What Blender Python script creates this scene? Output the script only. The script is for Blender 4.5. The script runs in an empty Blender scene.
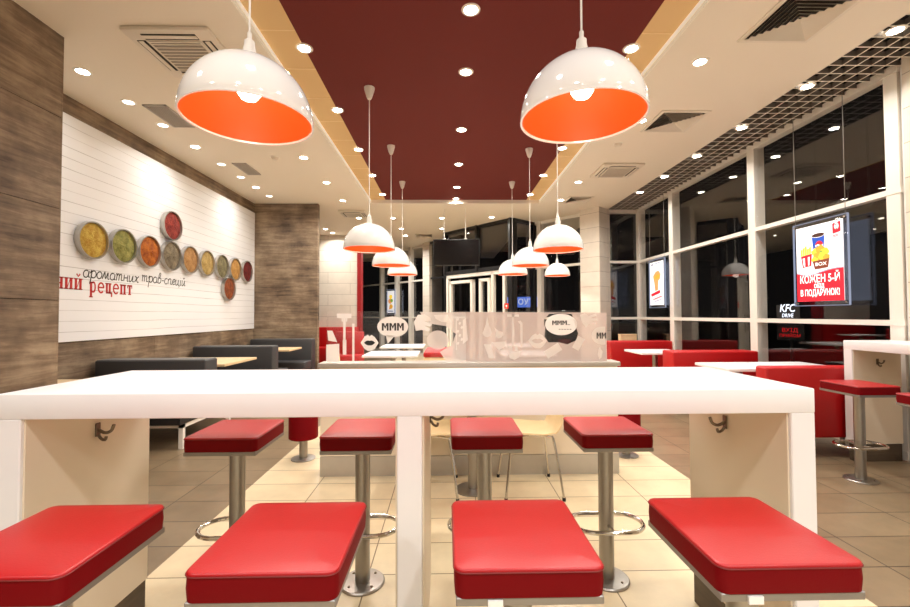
import bpy, bmesh, math, random
from mathutils import Vector, Matrix
random.seed(7)
PI = math.pi
sc = bpy.context.scene
COL = sc.collection

# ------------------------------------------------------------------ colours and materials
def lin(c):
    return c / 12.92 if c <= 0.04045 else ((c + 0.055) / 1.055) ** 2.4
def rgb(r, g, b):
    return (lin(r / 255), lin(g / 255), lin(b / 255), 1)

def new_mat(name):
    m = bpy.data.materials.new(name); m.use_nodes = True
    nt = m.node_tree
    for n in list(nt.nodes): nt.nodes.remove(n)
    out = nt.nodes.new('ShaderNodeOutputMaterial')
    return m, nt, out
def N(nt, t, **kw):
    n = nt.nodes.new(t)
    for k, v in kw.items():
        if k in n.inputs: n.inputs[k].default_value = v
        else: setattr(n, k, v)
    return n
def L(nt, a, b): nt.links.new(a, b)

def pbr(name, col, rough=.5, metal=0., spec=.5, emit=None, es=0., var=.0, vscale=8, bump=0., bscale=60, coat=0.):
    """principled surface with a little procedural noise in tone and relief"""
    m, nt, out = new_mat(name)
    b = N(nt, 'ShaderNodeBsdfPrincipled', Roughness=rough, Metallic=metal)
    b.inputs['Specular IOR Level'].default_value = spec
    b.inputs['Coat Weight'].default_value = coat
    b.inputs['Base Color'].default_value = col
    if emit:
        b.inputs['Emission Color'].default_value = emit
        b.inputs['Emission Strength'].default_value = es
    tc = N(nt, 'ShaderNodeTexCoord')
    if var > 0:
        no = N(nt, 'ShaderNodeTexNoise', Scale=vscale, Detail=4.)
        L(nt, tc.outputs['Object'], no.inputs['Vector'])
        mx = N(nt, 'ShaderNodeMix', data_type='RGBA')
        mx.inputs[6].default_value = tuple(c * (1 - var) for c in col[:3]) + (1,)
        mx.inputs[7].default_value = tuple(min(1, c * (1 + var)) for c in col[:3]) + (1,)
        L(nt, no.outputs['Fac'], mx.inputs[0]); L(nt, mx.outputs[2], b.inputs['Base Color'])
    if bump > 0:
        no2 = N(nt, 'ShaderNodeTexNoise', Scale=bscale, Detail=3.)
        L(nt, tc.outputs['Object'], no2.inputs['Vector'])
        bp = N(nt, 'ShaderNodeBump', Strength=bump, Distance=.01)
        L(nt, no2.outputs['Fac'], bp.inputs['Height']); L(nt, bp.outputs['Normal'], b.inputs['Normal'])
    L(nt, b.outputs[0], out.inputs[0])
    return m

def emis(name, col, s):
    m, nt, out = new_mat(name)
    e = N(nt, 'ShaderNodeEmission', Color=col, Strength=s)
    L(nt, e.outputs[0], out.inputs[0]); return m

def glass_mat(name, f0=.045, tint=(1, 1, 1, 1), gloss=1.):
    """clear pane: see-through with a mirror reflection that grows toward grazing angles"""
    m, nt, out = new_mat(name)
    lw = N(nt, 'ShaderNodeLayerWeight', Blend=.5)
    p = N(nt, 'ShaderNodeMath', operation='POWER'); p.inputs[1].default_value = 5
    L(nt, lw.outputs['Facing'], p.inputs[0])
    a = N(nt, 'ShaderNodeMath', operation='MULTIPLY_ADD'); a.inputs[1].default_value = (1 - f0) * gloss; a.inputs[2].default_value = f0
    L(nt, p.outputs[0], a.inputs[0])
    t = N(nt, 'ShaderNodeBsdfTransparent', Color=tint)
    g = N(nt, 'ShaderNodeBsdfGlossy', Roughness=0.0); g.inputs['Color'].default_value = (1, 1, 1, 1)
    mx = N(nt, 'ShaderNodeMixShader')
    L(nt, a.outputs[0], mx.inputs[0]); L(nt, t.outputs[0], mx.inputs[1]); L(nt, g.outputs[0], mx.inputs[2])
    L(nt, mx.outputs[0], out.inputs[0]); return m

def film_mat(name, col, alpha):
    m, nt, out = new_mat(name)
    t = N(nt, 'ShaderNodeBsdfTransparent')
    d = N(nt, 'ShaderNodeBsdfDiffuse', Color=col); tr = N(nt, 'ShaderNodeBsdfTranslucent', Color=col)
    m2 = N(nt, 'ShaderNodeMixShader'); m2.inputs[0].default_value = .45
    L(nt, d.outputs[0], m2.inputs[1]); L(nt, tr.outputs[0], m2.inputs[2])
    mx = N(nt, 'ShaderNodeMixShader'); mx.inputs[0].default_value = alpha
    L(nt, t.outputs[0], mx.inputs[1]); L(nt, m2.outputs[0], mx.inputs[2])
    L(nt, mx.outputs[0], out.inputs[0]); return m

def wood_mat(name, dark, mid, light, sv=(2.2, 2.2, 26), rough=.55):
    """streaky laminate, grain running level"""
    m, nt, out = new_mat(name)
    tc = N(nt, 'ShaderNodeTexCoord'); mp = N(nt, 'ShaderNodeMapping'); mp.inputs['Scale'].default_value = sv
    L(nt, tc.outputs['Object'], mp.inputs['Vector'])
    n1 = N(nt, 'ShaderNodeTexNoise', Scale=1., Detail=7., Roughness=.68, Distortion=.35)
    L(nt, mp.outputs[0], n1.inputs['Vector'])
    n2 = N(nt, 'ShaderNodeTexNoise', Scale=2.2, Detail=5., Roughness=.6)
    L(nt, tc.outputs['Object'], n2.inputs['Vector'])
    ad = N(nt, 'ShaderNodeMath', operation='MULTIPLY_ADD'); ad.inputs[1].default_value = .55
    L(nt, n2.outputs['Fac'], ad.inputs[0])
    m1 = N(nt, 'ShaderNodeMath', operation='MULTIPLY'); m1.inputs[1].default_value = .5
    L(nt, n1.outputs['Fac'], m1.inputs[0]); L(nt, m1.outputs[0], ad.inputs[2])
    cr = N(nt, 'ShaderNodeValToRGB')
    cr.color_ramp.elements[0].position = .36; cr.color_ramp.elements[0].color = dark
    cr.color_ramp.elements[1].position = .68; cr.color_ramp.elements[1].color = light
    e = cr.color_ramp.elements.new(.52); e.color = mid
    L(nt, ad.outputs[0], cr.inputs[0])
    b = N(nt, 'ShaderNodeBsdfPrincipled', Roughness=rough)
    L(nt, cr.outputs[0], b.inputs['Base Color'])
    bp = N(nt, 'ShaderNodeBump', Strength=.12, Distance=.004); L(nt, n1.outputs['Fac'], bp.inputs['Height']); L(nt, bp.outputs[0], b.inputs['Normal'])
    L(nt, b.outputs[0], out.inputs[0]); return m

def tile_mat(name, c1, c2, grout, w, h, ox, oy, rough, mort=.004, plane='xy', var=.5, offset=0., spec=.5):
    m, nt, out = new_mat(name)
    tc = N(nt, 'ShaderNodeTexCoord')
    sx = N(nt, 'ShaderNodeSeparateXYZ'); cx = N(nt, 'ShaderNodeCombineXYZ'); L(nt, tc.outputs['Object'], sx.inputs[0])
    if plane == 'xy':
        L(nt, sx.outputs[0], cx.inputs[0]); L(nt, sx.outputs[1], cx.inputs[1])
    elif plane == 'yz':
        L(nt, sx.outputs[1], cx.inputs[0]); L(nt, sx.outputs[2], cx.inputs[1])
    else:
        s = N(nt, 'ShaderNodeMath', operation='ADD'); L(nt, sx.outputs[0], s.inputs[0]); L(nt, sx.outputs[1], s.inputs[1])
        L(nt, s.outputs[0], cx.inputs[0]); L(nt, sx.outputs[2], cx.inputs[1])
    mp = N(nt, 'ShaderNodeMapping'); mp.inputs['Location'].default_value = (-ox, -oy, 0); L(nt, cx.outputs[0], mp.inputs['Vector'])
    br = N(nt, 'ShaderNodeTexBrick', Scale=1.); br.offset = offset; br.offset_frequency = 2
    br.inputs['Brick Width'].default_value = w; br.inputs['Row Height'].default_value = h
    br.inputs['Mortar Size'].default_value = mort; br.inputs['Mortar Smooth'].default_value = .1; br.inputs['Bias'].default_value = 0
    br.inputs['Color1'].default_value = c1; br.inputs['Color2'].default_value = c2; br.inputs['Mortar'].default_value = grout
    L(nt, mp.outputs[0], br.inputs['Vector'])
    no = N(nt, 'ShaderNodeTexNoise', Scale=3.5, Detail=6., Roughness=.65); L(nt, tc.outputs['Object'], no.inputs['Vector'])
    mr = N(nt, 'ShaderNodeMapRange'); mr.inputs[1].default_value = .3; mr.inputs[2].default_value = .7
    mr.inputs[3].default_value = 1 - var * .3; mr.inputs[4].default_value = 1 + var * .12; L(nt, no.outputs['Fac'], mr.inputs[0])
    mu = N(nt, 'ShaderNodeVectorMath', operation='SCALE'); L(nt, br.outputs['Color'], mu.inputs[0]); L(nt, mr.outputs[0], mu.inputs['Scale'])
    b = N(nt, 'ShaderNodeBsdfPrincipled', Roughness=rough); b.inputs['Specular IOR Level'].default_value = spec
    L(nt, mu.outputs[0], b.inputs['Base Color'])
    bp = N(nt, 'ShaderNodeBump', Strength=.25, Distance=.003); bp.invert = True
    L(nt, br.outputs['Fac'], bp.inputs['Height']); L(nt, bp.outputs[0], b.inputs['Normal'])
    L(nt, b.outputs[0], out.inputs[0]); return m

M = {}
M['white_solid'] = pbr('white_solid', rgb(236, 234, 235), .28, var=.015, vscale=2)
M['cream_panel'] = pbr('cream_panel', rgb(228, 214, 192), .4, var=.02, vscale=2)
M['plinth'] = wood_mat('plinth_wood', rgb(62, 52, 42), rgb(88, 74, 58), rgb(112, 95, 76))
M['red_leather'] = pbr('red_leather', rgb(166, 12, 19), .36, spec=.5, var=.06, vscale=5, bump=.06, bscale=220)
M['red_leather_side'] = pbr('red_leather_side', rgb(112, 0, 8), .6, spec=.12, var=.08, vscale=5, bump=.06, bscale=220)  # on seat bands, the side shade is put into this darker red
M['red_vinyl'] = pbr('red_vinyl', rgb(176, 6, 10), .45, var=.05, vscale=4, bump=.04, bscale=150)
M['thread'] = pbr('thread', rgb(120, 8, 12), .5, var=.05)
M['steel'] = pbr('steel', rgb(160, 156, 150), .34, 1., var=.06, vscale=30)
M['steel_plate'] = pbr('steel_plate', rgb(186, 180, 170), .42, .55, var=.05, vscale=20)
M['seat_metal'] = pbr('seat_metal', rgb(146, 142, 138), .45, .7, var=.05, vscale=20)
M['chrome'] = pbr('chrome', rgb(205, 200, 192), .14, 1., var=.03)
M['hook_metal'] = pbr('hook_metal', rgb(120, 108, 94), .35, 1., var=.05)
M['tag_white'] = pbr('tag_white', rgb(240, 240, 238), .5, var=.02)
M['black_rubber'] = pbr('black_rubber', rgb(22, 20, 20), .6, var=.05)
M['ceiling_white'] = pbr('ceiling_paint', rgb(232, 222, 205), .8, var=.01, vscale=1)
M['ceiling_red'] = pbr('ceiling_red', rgb(100, 18, 5), .8, var=.04, vscale=1)
M['beige_strip'] = pbr('beige_strip', rgb(220, 186, 132), .6, var=.03, vscale=2)
M['lip_glow'] = pbr('lip_white_glow', rgb(240, 232, 218), .6, emit=(1, .93, .82, 1), es=.32, var=.02)  # recess lip is no lamp; its lit look is added as emission
M['seam'] = pbr('seam_light', rgb(236, 208, 158), .6, var=.02)
M['wall_plain'] = pbr('wall_plain', rgb(222, 220, 216), .7, var=.02, vscale=1)
M['laminate'] = wood_mat('laminate', rgb(62, 48, 37), rgb(124, 104, 84), rgb(172, 152, 126), sv=(1.6, 1.6, 19))
M['seam_dark'] = pbr('seam_dark', rgb(36, 28, 22), .8, var=.02)
M['charcoal'] = pbr('charcoal_vinyl', rgb(58, 58, 60), .5, var=.06, vscale=5, bump=.04, bscale=150)
M['charcoal_top'] = pbr('charcoal_top', rgb(92, 92, 92), .45, var=.06, vscale=5)
M['light_wood'] = wood_mat('light_wood', rgb(214, 184, 140), rgb(226, 200, 158), rgb(236, 214, 176), sv=(6, 1.2, 6), rough=.35)
M['plywood'] = wood_mat('plywood', rgb(222, 194, 146), rgb(232, 208, 162), rgb(240, 220, 178), sv=(3, 3, 14), rough=.35)
M['shade_white'] = pbr('shade_white', rgb(244, 242, 238), .1, spec=.6, var=.01, coat=.3)
M['shade_orange'] = pbr('shade_orange', rgb(226, 66, 18), .4, spec=.25, emit=rgb(255, 84, 28), es=.62, var=.02)  # bulb-lit look of the lining put in as emission
M['bulb'] = emis('bulb', (1, .86, .62, 1), 22)
M['cord'] = pbr('cord_white', rgb(236, 230, 220), .5, var=.02)
M['spot_ring'] = pbr('spot_ring', rgb(240, 234, 222), .5, var=.02)
M['spot_glow'] = emis('spot_glow', (1, .92, .78, 1), 45)
M['spot_dim'] = emis('spot_dim', (1, .93, .8, 1), 7)
M['grille'] = pbr('grille_grey', rgb(176, 168, 158), .6, var=.03)
M['vent_dark'] = pbr('vent_dark', rgb(40, 34, 30), .8, var=.03)
M['vent_mid'] = pbr('vent_mid', rgb(150, 141, 128), .7, var=.05, vscale=40)
M['vent_white'] = pbr('vent_white', rgb(224, 214, 198), .6, var=.02)
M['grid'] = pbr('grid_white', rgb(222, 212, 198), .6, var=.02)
M['grid_side_shade'] = pbr('grid_side_shade', rgb(112, 104, 96), .7, var=.02)
M['void'] = pbr('void_dark', rgb(14, 12, 11), .9, var=.03)
M['frame_white'] = pbr('frame_white', rgb(232, 226, 216), .45, var=.02)
M['frame_dark'] = pbr('frame_dark', rgb(30, 29, 29), .4, var=.04)
M['glass'] = glass_mat('window_glass', .05)
M['glass_dark'] = glass_mat('vestibule_glass', .06, (.62, .62, .64, 1))
M['glass_low'] = glass_mat('partition_glass', .03)
M['film'] = film_mat('frosted_film', rgb(212, 196, 188), .84)
M['film_white'] = film_mat('frosted_white', rgb(250, 246, 240), .9)
M['film_soft'] = film_mat('frosted_soft', rgb(244, 234, 226), .7)
M['print_dark'] = pbr('print_dark', rgb(48, 42, 40), .6, var=.03)
M['stone_tile'] = tile_mat('stone_tile', rgb(226, 216, 202), rgb(218, 207, 192), rgb(168, 156, 142), 1.2, .3, .1, .04, .4, .004, 'diag', .3, .5)
M['floor_cream'] = tile_mat('floor_cream', rgb(226, 208, 172), rgb(220, 201, 165), rgb(120, 98, 66), .585, .29, .195, .13, .3, .0032, 'xy', .45)
M['floor_taupe'] = tile_mat('floor_taupe', rgb(138, 119, 93), rgb(130, 111, 86), rgb(62, 52, 40), .585, .29, -.12, .13, .3, .0036, 'xy', .7)
M['tv_screen'] = pbr('tv_screen', rgb(14, 13, 13), .18, var=.05)
M['tv_body'] = pbr('tv_body', rgb(24, 22, 22), .4, var=.04)
M['mural_red'] = pbr('mural_red', rgb(192, 40, 38), .6, var=.25, vscale=30)
M['mural_black'] = pbr('mural_black', rgb(46, 42, 40), .6, var=.1)
M['tin'] = pbr('tin', rgb(190, 186, 180), .3, .85, var=.05)
M['red_trim'] = pbr('red_trim', rgb(150, 14, 20), .5, var=.04)
M['asphalt'] = pbr('asphalt', rgb(26, 25, 26), .9, var=.2, vscale=5)
M['acrylic'] = glass_mat('acrylic', .05, (.9, .93, 1, 1))
M['edge_glow'] = emis('edge_glow', (.62, .68, .9, 1), .55)
M['poster_white'] = pbr('poster_white', rgb(240, 240, 246), .5, emit=(.93, .95, 1, 1), es=.5, var=.01)
def printed(name, c, es=.5): return pbr(name, c, .5, emit=c, es=es, var=.03, vscale=20)
M['p_red'] = printed('print_red', rgb(205, 22, 44), .6)
M['p_white'] = printed('print_white', rgb(250, 250, 250), .7)
M['p_blue'] = printed('print_blue', rgb(24, 72, 172), .6)
M['p_cola'] = printed('print_cola', rgb(70, 34, 24), .4)
M['p_yellow'] = printed('print_yellow', rgb(244, 200, 60), .7)
M['p_gold'] = printed('print_gold', rgb(214, 158, 52), .6)
M['p_tan'] = printed('print_tan', rgb(214, 150, 96), .6)
M['p_brown'] = printed('print_brown', rgb(122, 56, 34), .5)
M['p_grey'] = printed('print_grey', rgb(150, 154, 172), .5)
M['p_green'] = printed('print_green', rgb(120, 160, 60), .5)
M['sign_blue'] = emis('sign_blue', (.16, .3, 1, 1), 1.6)
M['sign_white'] = emis('sign_white', (.86, .9, 1, 1), 1.8)
M['sign_red'] = emis('sign_red', (1, .03, .03, 1), .5)
M['exit_red'] = emis('exit_red', (1, .08, .05, 1), 1.2)

def mural_mat():
    m, nt, out = new_mat('mural_boards')
    tc = N(nt, 'ShaderNodeTexCoord'); sx = N(nt, 'ShaderNodeSeparateXYZ'); L(nt, tc.outputs['Object'], sx.inputs[0])
    no = N(nt, 'ShaderNodeTexNoise', Scale=.9, Detail=3.); L(nt, tc.outputs['Object'], no.inputs['Vector'])
    z = N(nt, 'ShaderNodeMath', operation='MULTIPLY_ADD'); z.inputs[1].default_value = .03; L(nt, no.outputs['Fac'], z.inputs[0]); L(nt, sx.outputs[2], z.inputs[2])
    md = N(nt, 'ShaderNodeMath', operation='PINGPONG'); md.inputs[1].default_value = .0535; L(nt, z.outputs[0], md.inputs[0])
    ls = N(nt, 'ShaderNodeMapRange'); ls.inputs[1].default_value = 0.; ls.inputs[2].default_value = .0042; ls.inputs[3].default_value = 1.; ls.inputs[4].default_value = 0.
    L(nt, md.outputs[0], ls.inputs[0])
    mp = N(nt, 'ShaderNodeMapping'); mp.inputs['Scale'].default_value = (1, .5, 9); L(nt, tc.outputs['Object'], mp.inputs[0])
    n2 = N(nt, 'ShaderNodeTexNoise', Scale=1., Detail=6., Roughness=.7); L(nt, mp.outputs[0], n2.inputs['Vector'])
    st = N(nt, 'ShaderNodeMapRange'); st.inputs[1].default_value = .36; st.inputs[2].default_value = .66; st.inputs[3].default_value = .15; st.inputs[4].default_value = .95
    L(nt, n2.outputs['Fac'], st.inputs[0])
    f = N(nt, 'ShaderNodeMath', operation='MULTIPLY'); L(nt, ls.outputs[0], f.inputs[0]); L(nt, st.outputs[0], f.inputs[1])
    mx = N(nt, 'ShaderNodeMix', data_type='RGBA'); mx.inputs[6].default_value = rgb(244, 245, 248); mx.inputs[7].default_value = rgb(86, 78, 72)
    L(nt, f.outputs[0], mx.inputs[0])
    b = N(nt, 'ShaderNodeBsdfPrincipled', Roughness=.45); L(nt, mx.outputs[2], b.inputs['Base Color']); L(nt, b.outputs[0], out.inputs[0])
    return m
M['mural'] = mural_mat()
def spice(name, c1, c2):
    m, nt, out = new_mat(name)
    tc = N(nt, 'ShaderNodeTexCoord'); no = N(nt, 'ShaderNodeTexNoise', Scale=14., Detail=8., Roughness=.75); L(nt, tc.outputs['Object'], no.inputs['Vector'])
    cr = N(nt, 'ShaderNodeValToRGB'); cr.color_ramp.elements[0].position = .36; cr.color_ramp.elements[0].color = c1
    cr.color_ramp.elements[1].position = .62; cr.color_ramp.elements[1].color = c2; L(nt, no.outputs['Fac'], cr.inputs[0])
    for e in cr.color_ramp.elements: e.color = tuple(c * .72 for c in e.color[:3]) + (1,)
    b = N(nt, 'ShaderNodeBsdfPrincipled', Roughness=.8); L(nt, cr.outputs[0], b.inputs['Base Color'])
    bp = N(nt, 'ShaderNodeBump', Strength=.7, Distance=.02); L(nt, no.outputs['Fac'], bp.inputs['Height']); L(nt, bp.outputs[0], b.inputs['Normal'])
    L(nt, b.outputs[0], out.inputs[0]); return m

# ------------------------------------------------------------------ mesh building
class G:
    def __init__(s): s.b = bmesh.new()
    def box(s, x0, x1, y0, y1, z0, z1, r=0., seg=2):
        vs = [s.b.verts.new(p) for p in ((x0,y0,z0),(x1,y0,z0),(x1,y1,z0),(x0,y1,z0),(x0,y0,z1),(x1,y0,z1),(x1,y1,z1),(x0,y1,z1))]
        fs = [s.b.faces.new([vs[i] for i in q]) for q in ((3,2,1,0),(4,5,6,7),(0,1,5,4),(1,2,6,5),(2,3,7,6),(3,0,4,7))]
        if r > 0:
            es = {e for f in fs for e in f.edges}
            bmesh.ops.bevel(s.b, geom=list(es), offset=r, segments=seg, profile=.5, affect='EDGES')
        return s
    def cyl(s, p0, p1, r0, r1=None, n=20, caps=True):
        r1 = r0 if r1 is None else r1
        p0, p1 = Vector(p0), Vector(p1); d = (p1 - p0).normalized()
        u = d.orthogonal().normalized(); w = d.cross(u)
        A, B = [], []
        for i in range(n):
            a = 2 * PI * i / n; o = u * math.cos(a) + w * math.sin(a)
            A.append(s.b.verts.new(p0 + o * r0)); B.append(s.b.verts.new(p1 + o * r1))
        for i in range(n):
            j = (i + 1) % n; s.b.faces.new((A[i], A[j], B[j], B[i]))
        if caps:
            s.b.faces.new(A[::-1]); s.b.faces.new(B)
        return s
    def lathe(s, prof, c=(0, 0, 0), n=32, close=False):
        rows = []
        for r, z in prof:
            if r < 1e-6: rows.append([s.b.verts.new((c[0], c[1], c[2] + z))])
            else: rows.append([s.b.verts.new((c[0] + r * math.cos(2*PI*i/n), c[1] + r * math.sin(2*PI*i/n), c[2] + z)) for i in range(n)])
        pr = list(zip(rows, rows[1:]))
        if close: pr.append((rows[-1], rows[0]))
        for a, b in pr:
            for i in range(n):
                j = (i + 1) % n
                q = [a[i % len(a)], a[j % len(a)], b[j % len(b)], b[i % len(b)]]
                q2 = []
                for v in q:
                    if v not in q2: q2.append(v)
                if len(q2) > 2: s.b.faces.new(q2)
        return s
    def tube(s, path, r, n=10, closed=False):
        P = [Vector(p) for p in path]; m = len(P); rows = []
        up = None
        for i in range(m):
            if closed: t = P[(i + 1) % m] - P[i - 1]
            else: t = P[min(i + 1, m - 1)] - P[max(i - 1, 0)]
            t.normalize()
            if up is None: up = t.orthogonal().normalized()
            up = (up - t * up.dot(t)).normalized(); w = t.cross(up)
            rows.append([s.b.verts.new(P[i] + (up * math.cos(2*PI*k/n) + w * math.sin(2*PI*k/n)) * r) for k in range(n)])
        for i in range(m if closed else m - 1):
            a, b = rows[i], rows[(i + 1) % m]
            sh = 0
            if closed and i == m - 1:
                sh = min(range(n), key=lambda q: (a[0].co - b[q].co).length)
            for k in range(n): s.b.faces.new((a[k], a[(k+1) % n], b[(k+1+sh) % n], b[(k+sh) % n]))
        if not closed: s.b.faces.new(rows[0][::-1]); s.b.faces.new(rows[-1])
        return s
    def prism(s, pts, f0, f1):
        """extrude 2D outline: f0/f1 map (u,v) to the two faces"""
        A = [s.b.verts.new(f0(*p)) for p in pts]; B = [s.b.verts.new(f1(*p)) for p in pts]; n = len(pts)
        s.b.faces.new(A[::-1]); s.b.faces.new(B)
        for i in range(n): s.b.faces.new((A[i], A[(i+1) % n], B[(i+1) % n], B[i]))
        return s
    def flat(s, pts, f):
        s.b.faces.new([s.b.verts.new(f(*p)) for p in pts]); return s
    def xf(s, mat): bmesh.ops.transform(s.b, matrix=mat, verts=s.b.verts); return s

def obj(name, g, mat, parent=None, smooth=True, loc=None, ang=35):
    me = bpy.data.meshes.new(name)
    bmesh.ops.recalc_face_normals(g.b, faces=g.b.faces)
    g.b.to_mesh(me); g.b.free()
    me.materials.append(M[mat] if isinstance(mat, str) else mat)
    if smooth:
        me.shade_smooth(); me.set_sharp_from_angle(angle=math.radians(ang))
    o = bpy.data.objects.new(name, me); COL.objects.link(o)
    if parent: o.parent = parent
    if loc: o.location = loc
    return o
def tag(o, label, cat, group=None):
    o['label'] = label; o['category'] = cat
    if group: o['group'] = group
    return o
def thing(name, label, cat, loc=(0, 0, 0), rotz=0., group=None):
    o = bpy.data.objects.new(name, None); COL.objects.link(o); o.empty_display_size = .05
    o.location = loc; o.rotation_euler = (0, 0, rotz)
    return tag(o, label, cat, group)
def struct(name, g, mat, parent=None, loc=None, smooth=False):
    o = obj(name, g, mat, parent, smooth, loc)
    if not parent: o['kind'] = 'structure'
    return o
def sroot(name, loc=(0, 0, 0), rotz=0.):
    o = bpy.data.objects.new(name, None); COL.objects.link(o); o.location = loc; o.rotation_euler = (0, 0, rotz); o['kind'] = 'structure'; return o
def dup(root, loc, rotz=0., label=None, group=None):
    r = root.copy(); COL.objects.link(r); r.location = loc; r.rotation_euler = (0, 0, rotz)
    if label: r['label'] = label
    if group: r['group'] = group
    for ch in list(root.children):
        c = ch.copy(); COL.objects.link(c); c.parent = r
        for g in list(ch.children):
            d = g.copy(); COL.objects.link(d); d.parent = c
    return r
def text_mesh(s, size, bold=0., align='CENTER', space=1.):
    """letters as a flat mesh: list of faces in (u,v)"""
    c = bpy.data.curves.new('t', 'FONT'); c.body = s; c.size = size; c.offset = bold; c.align_x = align; c.align_y = 'CENTER'; c.space_character = space
    c.resolution_u = 3
    o = bpy.data.objects.new('t', c); COL.objects.link(o)
    bpy.context.view_layer.update()
    me = bpy.data.meshes.new_from_object(o.evaluated_get(bpy.context.evaluated_depsgraph_get()))
    V = [(v.co.x, v.co.y) for v in me.vertices]; F = [tuple(p.vertices) for p in me.polygons]
    bpy.data.objects.remove(o); bpy.data.curves.remove(c); bpy.data.meshes.remove(me)
    return V, F
def text_obj(name, s, size, f, mat, parent, bold=0., align='CENTER', sx=1., space=1.):
    V, F = text_mesh(s, size, bold, align, space); g = G()
    vs = [g.b.verts.new(f(u * sx, v)) for u, v in V]
    for q in F:
        try: g.b.faces.new([vs[i] for i in q])
        except ValueError: pass
    return obj(name, g, mat, parent, False)
def ell(cx, cy, rx, ry, n=28, a0=0., a1=2*PI):
    full = abs(a1 - a0 - 2 * PI) < 1e-6
    k = n if full else n + 1
    return [(cx + rx * math.cos(a0 + (a1 - a0) * i / n), cy + ry * math.sin(a0 + (a1 - a0) * i / n)) for i in range(k)]
def ribbon(g, pts, w, f):
    """flat stroke through 2D points"""
    P = [Vector(p) for p in pts]; Lf, Rt = [], []
    for i in range(len(P)):
        t = P[min(i+1, len(P)-1)] - P[max(i-1, 0)]
        if t.length < 1e-9: t = Vector((1, 0))
        t.normalize(); nn = Vector((-t.y, t.x)) * w / 2
        Lf.append(g.b.verts.new(f(*(P[i] + nn)))); Rt.append(g.b.verts.new(f(*(P[i] - nn))))
    for i in range(len(P) - 1): g.b.faces.new((Lf[i], Lf[i+1], Rt[i+1], Rt[i]))
def smooth_path(pts, k=5):
    P = [Vector(p) for p in pts]; out = []
    for i in range(len(P) - 1):
        a, b, c, d = P[max(i-1, 0)], P[i], P[i+1], P[min(i+2, len(P)-1)]
        for j in range(k):
            t = j / k
            out.append(.5 * ((2*b) + (c-a)*t + (2*a-5*b+4*c-d)*t*t + (3*b-a-3*c+d)*t**3))
    out.append(P[-1]); return out

H, ZC, ZR = 1.28, 3.45, 3.52
XL, XW = -3.72, 4.0

# ------------------------------------------------------------------ camera
R = Matrix(((0.9998, -0.0191, -0.0041), (-0.0036, 0.0259, -0.9997), (0.0192, 0.9995, 0.0258)))
cam = bpy.data.cameras.new('camera'); co = bpy.data.objects.new('camera', cam); COL.objects.link(co)
mw = Matrix((( R[0][0], -R[1][0], -R[2][0]), (R[0][1], -R[1][1], -R[2][1]), (R[0][2], -R[1][2], -R[2][2]))).to_4x4()
mw.translation = (0, 0, H); co.matrix_world = mw
cam.sensor_width = 36; cam.lens = 430 / 910 * 36; cam.clip_start = .05; cam.clip_end = 200
sc.camera = co

# ------------------------------------------------------------------ room shell
YB = -3.4
BL, BR = -1.475, 1.875
struct('floor', G().box(BL, BR, YB, 16.5, -.1, 0), 'floor_cream')
struct('floor', G().box(XL - .2, BL, YB, 17.5, -.1, 0), 'floor_taupe')
struct('floor', G().box(BR, XW + .1, YB, 13, -.1, 0), 'floor_taupe')
# white ceiling with the long red recess
OX0, OX1, OY0, OY1 = -1.465, 1.82, -2.6, 8.34
g = G()
g.box(XL - .2, OX0, YB, 17.5, ZC, ZC + .03); g.box(OX1, 3.34, YB, 12, ZC, ZC + .03)
g.box(OX0, OX1, OY1, 16.5, ZC, ZC + .03); g.box(OX0, OX1, YB, OY0, ZC, ZC + .03)
g.box(OX0, OX1, OY1, OY1 + .015, ZC + .03, ZR + .02)
struct('ceiling', g, 'ceiling_white')
struct('trim_6', G().box(OX0 - .015, OX0, OY0, OY1, ZC + .0, ZR + .02), 'lip_glow'); struct('trim_7', G().box(OX1, OX1 + .015, OY0, OY1, ZC + .0, ZR + .02), 'lip_glow')
RX0, RX1 = -1.185, 1.565
struct('ceiling', G().box(RX0, RX1, OY0, OY1 + .5, ZR, ZR + .05), 'ceiling_red')
struct('trim_1', G().box(OX0 - .1, RX0, OY0, OY1 + .5, ZR + .002, ZR + .05), 'beige_strip')
struct('trim_2', G().box(RX1, OX1 + .1, OY0, OY1 + .5, ZR + .002, ZR + .05), 'beige_strip')
g = G(); g2 = G()
for k in range(21):
    y = -1.98 + k * .5325
    if y > OY1 - .1: break
    g.box(OX0 + .002, RX0, y, y + .012, ZR - .001, ZR + .003); g2.box(RX1, OX1 - .002, y, y + .012, ZR - .001, ZR + .003)
struct('trim_3', g, 'seam'); struct('trim_4', g2, 'seam')
# open-cell ceiling along the glazing
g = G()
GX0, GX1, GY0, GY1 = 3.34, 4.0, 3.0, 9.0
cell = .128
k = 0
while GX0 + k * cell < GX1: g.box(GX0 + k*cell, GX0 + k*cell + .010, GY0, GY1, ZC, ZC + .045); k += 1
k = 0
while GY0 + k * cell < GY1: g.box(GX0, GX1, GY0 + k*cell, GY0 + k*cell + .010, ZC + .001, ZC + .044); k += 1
struct('ceiling', g, 'grid_side_shade')  # shade inside the cells is put into the bars' dark colour
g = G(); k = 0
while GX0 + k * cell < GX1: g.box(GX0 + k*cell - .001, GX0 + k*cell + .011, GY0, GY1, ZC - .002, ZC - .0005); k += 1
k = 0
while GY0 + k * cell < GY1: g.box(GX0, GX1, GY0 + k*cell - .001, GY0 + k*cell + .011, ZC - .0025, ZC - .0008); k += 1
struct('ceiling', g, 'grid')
struct('ceiling', G().box(GX0 - .05, GX1 + .2, GY0 - .1, 12, ZC + .3, ZC + .34), 'void')
struct('ceiling', G().box(GX0, GX1 + .1, YB, GY0, ZC, ZC + .03), 'ceiling_white')
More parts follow.
